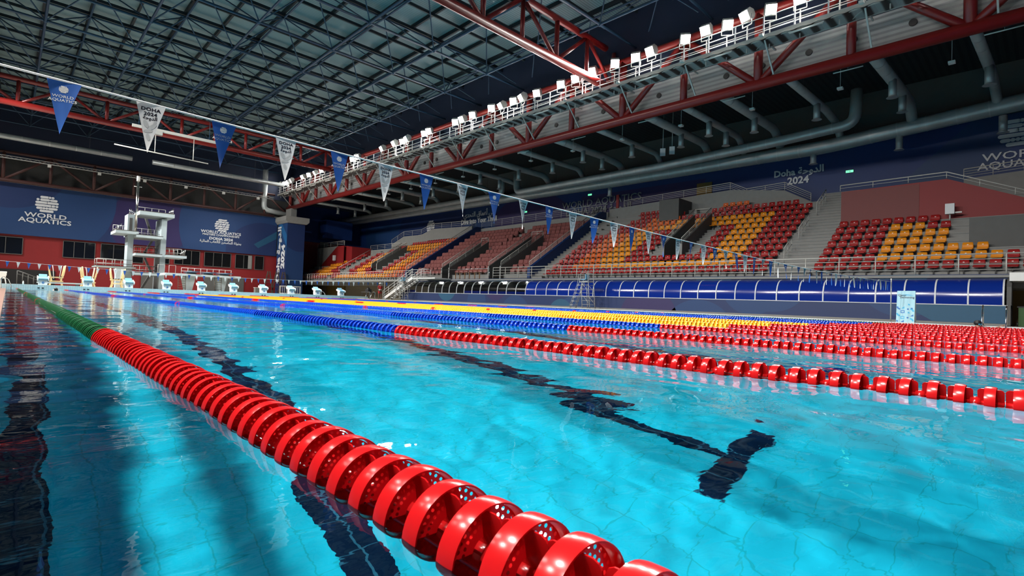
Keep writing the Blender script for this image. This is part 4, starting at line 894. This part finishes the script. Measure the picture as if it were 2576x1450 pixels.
# A-board
t = thing('advertising_board', 'pale blue folding board with blue shapes standing on the deck at right', 'sign board', (26.4, 4.65, .09))
bd = obj('front_panel', MB().prism([(0, 0), (.17, 1.32), (.2, 1.32), (.03, 0)], 'y', -.31, .31), t, 'signblue'); obj('rear_panel', MB().prism([(.37, 0), (.2, 1.32), (.22, 1.32), (.4, 0)], 'y', -.31, .31), t, 'white')
tilt = math.atan(.17/1.32)
def on_board(me, u, z, nm='lettering'):
    o = obj(nm, me, bd); o.location = (.17*z/1.32-.004, -u, z); o.rotation_euler = (Matrix.Rotation(tilt, 3, 'Y')@ROT['-X'].to_matrix()).to_euler()
on_board(textmesh('Qatar', .12, .002, .001, 1, 'ink'), -.13, 1.13); on_board(textmesh('Swimming', .12, .002, .001, 1, 'ink'), .04, 1.04)
sm = MB()
for cx, cz, w in ((.02, 1.14, .2), (.06, 1.11, .22)): sm.prism([(cx-w+2*w*i/12, cz-1.1+.03*math.sin(PI*i/12)) for i in range(13)]+[(cx+w-2*w*i/12, cz-1.1+.012*math.sin(PI*i/12)) for i in range(13)], 'z', -.001, .001)
on_board(sm.mesh('swoosh', 'signcyan'), 0, 1.1, 'swoosh')
sh = MB(); g = random.Random(4)
def quarter(cx, cz, r, q, w=None):
    o_ = [(cx+r*math.cos(PI/2*(q+i/8)), cz+r*math.sin(PI/2*(q+i/8))) for i in range(9)]
    i_ = [(cx+w*math.cos(PI/2*(q+i/8)), cz+w*math.sin(PI/2*(q+i/8))) for i in range(8, -1, -1)] if w else [(cx, cz)]
    return o_+i_
mi_ = 0
for (cx, cz, kind) in [(-.24, .62, 0), (-.24, .34, 0), (-.24, .08, 1), (-.09, .62, 2), (-.09, .45, 3), (-.09, .2, 3), (-.09, .05, 2), (.08, .72, 1), (.08, .56, 4), (.08, .38, 1), (.08, .2, 4), (.22, .5, 0), (.22, .3, 2), (.22, .1, 0), (.24, .62, 1)]:
    mi_ = (mi_+1) % 2
    if kind == 0: sh.prism(quarter(cx+.06, cz+.04, .13, 2, .07) if cx < 0 else quarter(cx-.06, cz-.04, .13, 0, .07), 'z', -.001, .001, mi_)
    elif kind == 1: sh.prism(quarter(cx, cz, .07, mi_*2), 'z', -.001, .001, mi_)
    elif kind == 2: sh.prism([(cx-.06, cz-.04), (cx+.05, cz-.04), (cx+.05, cz+.05)], 'z', -.001, .001, mi_)
    elif kind == 3:
        for p in ([(cx-.07, cz-.06), (cx+.06, cz-.06), (cx+.06, cz-.035), (cx-.07, cz-.035)], [(cx-.07, cz+.035), (cx+.06, cz+.035), (cx+.06, cz+.06), (cx-.07, cz+.06)], [(cx-.07, cz-.035), (cx-.045, cz-.035), (cx-.045, cz+.035), (cx-.07, cz+.035)], [(cx+.035, cz-.035), (cx+.06, cz-.035), (cx+.06, cz+.035), (cx+.035, cz+.035)]): sh.prism(p, 'z', -.001, .001, mi_)
    else: sh.prism(circ(cx, cz, .035, 16), 'z', -.001, .001, mi_)
o = obj('print_shapes', sh.mesh('print_shapes', ['signcyan', 'signdeep']), bd); o.location = (-.004, 0, 0); o.rotation_euler = (Matrix.Rotation(tilt, 3, 'Y')@ROT['-X'].to_matrix()).to_euler()
# pool ladders' grab rails
def grab(x, y, z, rz, lab, h=.75, L=.5, top=.0):
    t = thing('pool_grab_rail', lab, 'grab rail', (x, y, z), rz); obj('tube', MB().tube([(0, 0, 0), (0, 0, h*.8), (-.04, 0, h*.95), (-.14, 0, h), (-L*.7, 0, h*.8), (-L, 0, h*.2), (-L, 0, -.35)], .022, 10), t, 'steel'); obj('flange', MB().tube([(0, 0, 0), (0, 0, .02)], .05, 12), t, 'steel')
grab(25.75, 2.19, .1, 0, 'chrome pool grab rail in front of the swimmer at the right'); grab(25.75, 1.55, .1, 0, 'chrome pool grab rail held by the swimmer at the right')
grab(25.9, 47.3, .1, 0, 'chrome pool grab rail by the table near the stairs, closer one'); grab(25.9, 48.3, .1, 0, 'chrome pool grab rail by the table near the stairs, farther one'); grab(-.75, 49.6, .03, PI, 'chrome pool grab rail at the far left pool corner'); grab(21.9, 50.7, .33, PI, 'chrome grab rail beside the second last starting block', .35, .4)
# bin
t = thing('wheeled_bin', 'green wheeled bin with black lid at the right end of the canopy', 'bin', (30.7, 1.2, .09)); obj('body', MB().prism([(-.2, 0), (-.25, .8), (.25, .8), (.2, 0)], 'y', -.2, .2), t, 'binm'); obj('lid', MB().prism([(-.28, .8), (-.28, .84), (.2, .88), (.3, .84), (.28, .8)], 'y', -.24, .24), t, 'black'); obj('wheel', MB().tube([(-.1, .2, .09), (-.1, .26, .09)], .1, 14), t, 'black')

# ================================================================ STARTING BLOCKS
NUM = {}
def block(k):
    x = 1.25+2.5*k; t = thing('starting_block', 'white starting block with sloping blue top marked %s' % NUMW[k], 'starting block', (x+.12, 50.35, .33), 0, 'starting blocks')
    if not NUM:
        NUM['b'] = MB().prism([(-.12, 0), (-.05, .42), (.42, .34), (.36, 0)], 'x', -.24, .24).mesh('pedestal', 'blockwhite')
        NUM['t'] = MB().prism([(-.2, .42), (-.2, .46), (.5, .62), (.5, .58)], 'x', -.27, .27).mesh('platform', 'blockblue')
        NUM['s'] = MB().prism([(-.26, .38), (-.22, .5), (.52, .66), (.56, .6), (.5, .5), (-.1, .3)], 'x', -.03, .03).mesh('side_cheek', 'white')
        NUM['h'] = MB().tube([(-.3, -.05, .25), (-.3, -.1, .36), (.3, -.1, .36), (.3, -.05, .25)], .014, 6).mesh('hand_grip', 'white')
        NUM['k'] = MB().prism([(.38, .6), (.5, .62), (.55, .76), (.5, .78)], 'x', -.22, .22).mesh('kick_plate', 'blockblue')
    obj('pedestal', NUM['b'], t); obj('platform', NUM['t'], t)
    for s in (-.29, .29): obj('side_cheek', NUM['s'], t, loc=(s, 0, 0))
    obj('hand_grip', NUM['h'], t); obj('kick_plate', NUM['k'], t)
    o = obj('number', textmesh(str(k), .22, .006, .002, 1.2, 'signdeep'), t); o.location = (0, -.125, .16); o.rotation_euler = ROT['-Y']
for k in range(10): block(k)
# ---- cream wooden chairs
def tall_chair(x, lab, rz=0):
    t = thing('judge_chair', lab, 'tall chair', (x, 53, .32), rz)
    for s in (-1, 1):
        obj('leg', MB().beam((s*.36, -.3, 0), (s*.28, -.28, .3), .09).beam((s*.28, -.28, .3), (s*.3, -.28, .62), .09), t, 'cream'); obj('leg', MB().beam((s*.36, .3, 0), (s*.28, .28, .3), .09).beam((s*.28, .28, .3), (s*.3, .28, .62), .09), t, 'cream')
        obj('upright', MB().tube([(s*.3, -.28, .55), (s*.38, -.3, .8), (s*.43, -.32, 1.1), (s*.48, -.3, 1.55)], [.05, .055, .05, .04], 8), t, 'cream')
        obj('upright', MB().tube([(s*.3, .28, .55), (s*.36, .3, .8), (s*.4, .32, 1.1), (s*.44, .3, 1.5)], [.05, .055, .05, .04], 8), t, 'cream')
        obj('grab_rail', MB().tube([(s*.16, -.36, .5), (s*.22, -.4, 1.2), (s*.26, -.3, 1.5)], .022, 6), t, 'white')
    obj('seat', MB().box((-.4, -.33, .58), (.4, .33, .66)).box((-.4, -.36, .28), (.4, -.28, .36)), t, 'cream'); obj('cushion', MB().box((-.3, -.3, .66), (-.05, .1, .72)).box((.05, -.3, .66), (.3, .1, .72)), t, 'black')
tall_chair(2.2, 'cream wooden tall chair behind starting block marked zero'); tall_chair(4.1, 'cream wooden tall chair behind starting block marked one', .15); tall_chair(5.9, 'cream wooden tall chair behind starting block marked two')
# ---- diving tower
t = thing('diving_tower', 'pale concrete diving tower with several platforms and steel railings', 'diving tower', (0, 70, .32))
def slab(mbn, x0, x1, zt_, th, y0=-2.5, y1=2.5): return MB().box((x0, y0, zt_-th-.32), (x1, y1, zt_-.05-.32), 0).box((x0, y0, zt_-.07-.32), (x1, y1-.0, zt_-.32), 1)
obj('pillar', MB().box((11.45, -1.6, 0), (11.95, 1.6, 7.7)), t, 'towerc'); obj('pillar', MB().box((8.6, -.9, 0), (9.1, .9, 5.7)), t, 'towerc')
obj('lift_shaft', MB().box((8.6, -.2, 5.6), (9.3, 2, 8.0)).box((8.75, -.22, 6.2), (9.0, -.2, 7.6), 1), t, ['towerc', 'conc2'])
for nm, a, b, zt_, th in (('platform', 9.3, 12.45, 8.62, .45), ('platform', 7.34, 9.3, 6.35, .35), ('platform', 9.1, 11.5, 6.05, .32), ('platform', 9.1, 11.5, 4.1, .3), ('platform', 11.9, 13.8, 4.15, .32), ('platform', 5.9, 9.2, 2.55, .15), ('platform', 9.1, 11.6, 2.05, .3)):
    obj(nm, slab(None, a, b, zt_, th, -2.5 if b-a > 1.8 and nm else -1.5, 1.2), t, ['towerc', 'towerd'])
def tower_rail(x0, x1, z, y=-1.2, n=4, h=.75):
    mb = MB()
    for q in (.4, 1): mb.tube([(x0, y, z-.32+h*q), (x1, y, z-.32+h*q)], .025, 5)
    for k in range(n+1): x = x0+(x1-x0)*k/n; mb.tube([(x, y, z-.32), (x, y, z-.32+h)], .025, 5)
    obj('railing', mb, t, 'grey')
for a, b, z in ((9.6, 12.2, 8.62), (7.5, 9.2, 6.35), (9.2, 11.5, 6.05), (9.2, 11.5, 4.1), (12, 13.6, 4.15), (6.1, 9.1, 2.55), (9.2, 11.5, 2.05)): tower_rail(a, b, z, 1.0); tower_rail(a, b, z, -.9) if z < 6.2 else None
for x, z, s in ((7.4, 6.35, 1), (12.0, 8.62, 1), (13.3, 4.15, 1), (9.0, 8.1, -1)):
    mb = MB()
    for k in range(5): mb.tube([(x+.12*k*s, -1.9+.1*k, z-.32), (x+.12*k*s+.04, -1.9+.1*k, z-.32+.35+.1*k)], .03, 6)
    obj('corner_post', mb, t, 'steel')
for z0, z1, dx in ((.0, 1.8, 1), (1.8, 3.8, -1), (3.8, 5.7, 1), (5.7, 8.2, -1)):
    a, b = (10.5, 11.35) if dx > 0 else (11.35, 10.5); obj('stair_flight', MB().beam((a, 2.2, z0), (b, 2.2, z1), .4, .2), t, 'conc2')
t = thing('mast', 'tall shiny steel mast rising above the diving tower', 'mast', (9.25, 69.2, 8.0)); obj('shaft', MB().tube([(0, 0, -1.8), (0, 0, 4.4)], .13, 12), t, 'steel'); obj('crosspiece', MB().tube([(-.35, 0, 3.3), (.35, 0, 3.3)], .04, 6), t, 'grey'); obj('cap', MB().tube([(0, 0, 3.9), (0, 0, 4.45)], .16, 10), t, 'white')
# ---- springboard deck
t = thing('springboard_deck', 'low concrete deck with railings carrying the springboards', 'diving deck', (0, 65, .32)); obj('slab', MB().box((11.2, -1.5, 1.5), (18.3, 1.5, 1.72)), t, 'towerc')
for x in (13.5, 16.6): obj('pier', MB().prism([(x-.25, 0), (x-.55, 1.5), (x+.55, 1.5), (x+.25, 0)], 'y', -.8, .8), t, 'towerc')
obj('pier', MB().box((7.2, -.5, 0), (7.9, .5, 1.9)), t, 'towerc')
mb = MB()
for z in (.35, .7): mb.tube([(13.1, 1.3, 1.72+z), (18.1, 1.3, 1.72+z)], .025, 5)
for k in range(9): mb.tube([(13.1+.62*k, 1.3, 1.72), (13.1+.62*k, 1.3, 2.45)], .025, 5)
for x in (10.9, 11.9): mb.tube([(x, 1, 1.72), (x, 1, 2.6), (x+.6, 1, 2.6), (x+.6, 1, 1.72)], .025, 5)
obj('railing', mb, t, 'grey')
for k, x in enumerate((13.6, 15.2, 16.8)):
    q = thing('springboard', 'black and pale springboard on the low deck, %s from the tower' % ORD[k+1], 'springboard', (x, 65, 2.04), 0, 'springboards on the low deck'); obj('board', MB().box((-.15, -2.6, .2), (.35, 2.0, .26)), q, 'teal'); obj('stand', MB().box((-.3, -.3, 0), (.6, .3, .2)), q, 'black')
for k, (xa, xb) in enumerate(((12.3, 12.45), (12.95, 12.85))): pass
for k, x in enumerate((12.6, 16.0)):
    q = thing('steel_ladder', 'brown steel ladder leaning up to the springboard deck, %s from the tower' % ORD[k+1], 'ladder', (x, 63.3, .32)); mb = MB()
    for s in (-.33, .33): mb.tube([(s, 0, 0), (s+.06, .5, 1.6)], .03, 6)
    obj('rail', mb, q, 'rust'); mb = MB()
    for j in range(6): mb.tube([(-.33, .08*j+.05, .22+.24*j), (.33, .08*j+.05, .22+.24*j)], .022, 5)
    obj('rung', mb, q, 'rust')
# ---- things before the far wall
for k, x in enumerate((25.6, 26.7, 27.6)):
    q = thing('trestle', 'tall brown trestle frame standing by the corner column, %s from the left' % ORD[k+1], 'trestle', (x-.2, 75.5, .32)); 
    for s in (-1, 1): obj('leg', MB().beam((s*.65, 0, 0), (s*.12, 0, 3.0), .12), q, 'rust')
    mb = MB()
    for j in range(5): w = .6-.1*j; mb.beam((-w, 0, .3+.6*j), (w, 0, .3+.6*j), .07)
    obj('crossbar', mb, q, 'rust')
q = thing('barrier_fence', 'pale low barrier with vertical bars before the trestles', 'barrier', (20.2, 57, .32)); obj('frame', MB().tube([(0, 0, .05), (0, 0, .8), (2.2, 0, .8), (2.2, 0, .05), (0, 0, .05)], .03, 6), q, 'rail'); mb = MB()
for j in range(11): mb.tube([(.2*j+.1, 0, .05), (.2*j+.1, 0, .8)], .015, 5)
obj('bar', mb, q, 'rail')
q = thing('metal_cabinet', 'low grey cabinet standing on the far deck left of the barrier', 'cabinet', (18.4, 57, .32)); obj('body', MB().box((-.6, 0, 0), (.5, .5, .5)), q, 'conc2'); obj('top', MB().box((-.65, -.05, .5), (.55, .55, .54)), q, 'grey')
for k, (x, y) in enumerate(((-.9, 54.2), (-1.6, 53.6))):
    q = thing('plastic_chair', 'white plastic armchair on the far left deck, %s from the pool' % ORD[k+1], 'chair', (x, y, .32), 2.2+.4*k, 'white plastic chairs'); obj('seat', MB().prism([(-.25, .38), (.25, .42), (.25, .46), (-.25, .42)], 'y', -.25, .25), q, 'white'); obj('backrest', MB().prism([(-.25, .42), (-.36, .88), (-.32, .9), (-.2, .42)], 'y', -.24, .24), q, 'white')
    for a in (-.22, .22):
        for b in (-.22, .22): obj('leg', MB().beam((a, b, .4), (a*1.25, b*1.2, 0), .05), q, 'white')
    for b in (-.27, .27): obj('armrest', MB().tube([(-.28, b, .65), (.1, b, .64), (.24, b, .58), (.24, b, .42)], .025, 6), q, 'white')
q = thing('stair_ramp', 'dark steel ramp with handrails behind the far left deck', 'ramp', (.2, 70, .32)); obj('deck', MB().beam((0, 0, 1.0), (2.2, 0, .2), .5, .06), q, 'conc2'); mb = MB()
for s in (-.5, .5):
    mb.tube([(0, s, 1.3), (2.0, s, .45)], .04, 6)
    for j in range(5): mb.tube([(.4*j, s, 0), (.4*j, s, 1.3-.17*j)], .03, 5)
obj('handrail', mb, q, 'conc2')
q = thing('low_bench', 'pale blue low bench behind the first two starting blocks', 'bench', (2.6, 52.2, .32)); obj('top', MB().box((-1.5, -.2, .14), (1.2, .2, .24)), q, 'towerc'); obj('support', MB().box((-1.1, -.15, 0), (-.9, .15, .14)).box((.7, -.15, 0), (.9, .15, .14)), q, 'conc2')
q = thing('spray_bottle', 'small white bottle on the far edge beside the first starting block', 'bottle', (.35, 50.7, .33)); obj('body', MB().tube([(0, 0, 0), (0, 0, .16), (0, 0, .2)], [.045, .045, .02], 10), q, 'white'); obj('cap', MB().tube([(0, 0, .2), (0, 0, .24)], .022, 8), q, 'white')

# ================================================================ PEOPLE
def skinned(name, verts, edges, radii, mat, parent, root=0):
    me = bpy.data.meshes.new(name); me.from_pydata(verts, edges, []); o = bpy.data.objects.new(name, me); COL.objects.link(o)
    m = o.modifiers.new('s', 'SKIN'); 
    for i, r in enumerate(radii): me.skin_vertices[0].data[i].radius = (r, r) if not isinstance(r, tuple) else r
    me.skin_vertices[0].data[root].use_root = True
    s = o.modifiers.new('b', 'SUBSURF'); s.levels = s.render_levels = 1; bpy.context.view_layer.update()
    nm = bpy.data.meshes.new_from_object(o.evaluated_get(bpy.context.evaluated_depsgraph_get())); nm.materials.clear(); nm.materials.append(MT[mat]); nm.polygons.foreach_set('use_smooth', [True]*len(nm.polygons))
    bpy.data.objects.remove(o); return obj(name, nm, parent)
t = thing('person', 'person in red shirt, red shorts and white cap standing with back turned by the stairs', 'person', (27.6, 49.3, .09), 0)
bv = [(0, 0, .88), (0, 0, 1.1), (0, 0, 1.32), (0, 0, 1.42), (0, .01, 1.5), (0, .01, 1.6), (-.09, 0, .82), (-.11, .02, .46), (-.12, 0, .08), (-.13, .12, .03), (.09, 0, .82), (.11, 0, .46), (.13, -.02, .08), (.14, .1, .03),
      (-.17, 0, 1.36), (-.24, .02, 1.1), (-.22, .14, .92), (-.2, .2, .86), (.17, 0, 1.36), (.25, .02, 1.1), (.24, .12, .9), (.22, .19, .84)]
be = [(0, 1), (1, 2), (2, 3), (3, 4), (4, 5), (0, 6), (6, 7), (7, 8), (8, 9), (0, 10), (10, 11), (11, 12), (12, 13), (3, 14), (14, 15), (15, 16), (16, 17), (3, 18), (18, 19), (19, 20), (20, 21)]
br = [.13, .12, .13, .07, .07, .09, .09, .06, .04, .035, .09, .06, .04, .035, .05, .04, .032, .025, .05, .04, .032, .025]
body = skinned('body', bv, be, br, 'skin', t)
hand = lambda s: [skinned('finger', [(s*.2, .2, .86), (s*.2+dx, .25, .80), (s*.2+dx*1.2, .26, .765)], [(0, 1), (1, 2)], [.01, .008, .007], 'skin', t) for dx in (-.03, -.01, .01, .03)]+[skinned('thumb', [(s*.2, .19, .87), (s*.2-.04*s, .23, .85)], [(0, 1)], [.011, .009], 'skin', t)]
hand(-1); hand(1)
skinned('red_shirt', [(0, 0, .9), (0, 0, 1.12), (0, 0, 1.34), (0, 0, 1.43), (-.18, 0, 1.37), (-.235, .01, 1.2), (.18, 0, 1.37), (.24, .01, 1.2)], [(0, 1), (1, 2), (2, 3), (3, 4), (4, 5), (3, 6), (6, 7)], [.16, .15, .16, .08, .08, .065, .08, .065], 'shirt', t)
skinned('red_shorts', [(0, 0, .88), (-.1, 0, .76), (-.115, .01, .56), (.1, 0, .76), (.115, .01, .56)], [(0, 1), (1, 2), (0, 3), (3, 4)], [.15, .12, .09, .12, .09], 'shirt', t)
obj('white_cap', MB().ball((0, 0, 1.68), .115, 14, 8, 0, (1, 1.1, .75)).box((-.08, .08, 1.64), (.08, .2, 1.655)), t, 'white'); obj('shirt_band', MB().tube([(0, 0, .98), (0, 0, 1.04)], .17, 16).tube([(0, 0, 1.4), (0, 0, 1.44)], [.15, .1], 14), t, 'white')
for s in (-1, 1): obj('ear', MB().ball((s*.1, 0, 1.6), .02, 8, 5), t, 'skin')
# table beside the person
t = thing('folding_table', 'dark folding table with a black bag next to the standing person', 'table', (27.4, 51.4, .09)); obj('tabletop', MB().box((-.35, -.9, .7), (.35, .9, .74)), t, 'conc2')
for a in (-.3, .3):
    for b in (-.8, .8): obj('leg', MB().tube([(a, b, 0), (a, b, .7)], .02, 6), t, 'black')
t = thing('black_bag', 'black bag lying on the dark folding table', 'bag', (27.4, 51.4, .83)); obj('body', MB().box((-.2, -.35, 0), (.2, .3, .3)).ball((0, 0, .3), .2, 10, 6), t, 'black'); obj('strap', MB().tube([(0, -.3, .2), (0, -.2, .55), (0, .1, .6), (0, .25, .25)], .02, 6), t, 'black')
# swimmer holding the rail at the right
t = thing('person', 'swimmer in black cap and blue goggles holding a chrome rail at the pool side', 'person', (25.2, 2.3, -.02), 0)
sv = [(0, 0, -.9), (0, 0, -.55), (0, 0, -.2), (0, 0, -.02), (0, 0, .07), (0, 0, .16), (.05, -.17, -.06), (.12, -.38, -.02), (.28, -.58, .11), (.4, -.68, .16), (-.04, .18, -.08), (-.05, .25, -.38), (-.04, .2, -.62), (-.03, .09, -1.1), (-.02, .1, -1.5), (.04, -.09, -1.1), (.02, -.1, -1.5)]
se = [(0, 1), (1, 2), (2, 3), (3, 4), (4, 5), (3, 6), (6, 7), (7, 8), (8, 9), (3, 10), (10, 11), (11, 12), (0, 13), (13, 14), (0, 15), (15, 16)]
skinned('body', sv, se, [.13, .13, .14, .07, .07, .085, .055, .045, .035, .025, .055, .042, .03, .08, .05, .08, .05], 'skinlight', t)
skinned('white_top', [(0, 0, -.8), (0, 0, -.5), (0, 0, -.2), (0, 0, -.0), (.05, -.15, -.03), (-.04, .16, -.04)], [(0, 1), (1, 2), (2, 3), (3, 4), (3, 5)], [.15, .15, .16, .1, .075, .075], 'white', t)
obj('black_cap', MB().ball((0, 0, .22), .112, 16, 8, 0, (1, 1.05, .9)), t, 'black'); obj('goggles', MB().ball((-.04, -.1, .17), .03, 8, 5, 0, (1, .5, .7)).ball((-.09, -.05, .17), .03, 8, 5, 0, (.6, 1, .7)), t, 'signcyan'); obj('nose', MB().ball((-.075, -.085, .13), .016, 8, 5), t, 'skinlight')
for k in range(4): skinned('finger', [(.4, -.69, .15+.018*k), (.44, -.74, .15+.018*k), (.41, -.77, .15+.018*k)], [(0, 1), (1, 2)], [.009, .008, .007], 'skinlight', t)
skinned('thumb', [(.39, -.67, .14), (.41, -.72, .12)], [(0, 1)], [.01, .008], 'skinlight', t)
t = thing('person', 'swimmer with dark cap far away in the water of the first lane', 'person', (1.95, 47.5, -.02), 0)
skinned('body', [(0, 0, .06), (0, .1, .0), (0, .5, -.06), (0, 1.0, -.12), (-.1, 1.5, -.15), (.1, 1.5, -.15), (-.25, .0, -.05), (-.35, -.4, -.02), (.25, .1, -.05), (.35, .4, -.1)], [(0, 1), (1, 2), (2, 3), (3, 4), (3, 5), (1, 6), (6, 7), (1, 8), (8, 9)], [.09, .09, .14, .12, .06, .06, .05, .035, .05, .035], 'skinlight', t)
obj('dark_cap', MB().ball((0, -.02, .09), .11, 12, 7), t, 'black')
# right-hand unlit speaker pair under the stand roof
for k, y in enumerate((21.2, 22.0)): 
    t = thing('loudspeaker', 'white loudspeaker hanging above the stand, %s of a pair' % ORD[k+1], 'loudspeaker', (36.5, y, 12.6), .5); obj('box', MB().prism([(-.25, -.3), (.2, -.2), (.2, .25), (-.25, .3)], 'y', -.2, .2), t, 'print'); obj('bracket', MB().tube([(0, 0, .25), (0, 0, 3.58)], .03, 6), t, 'grey')
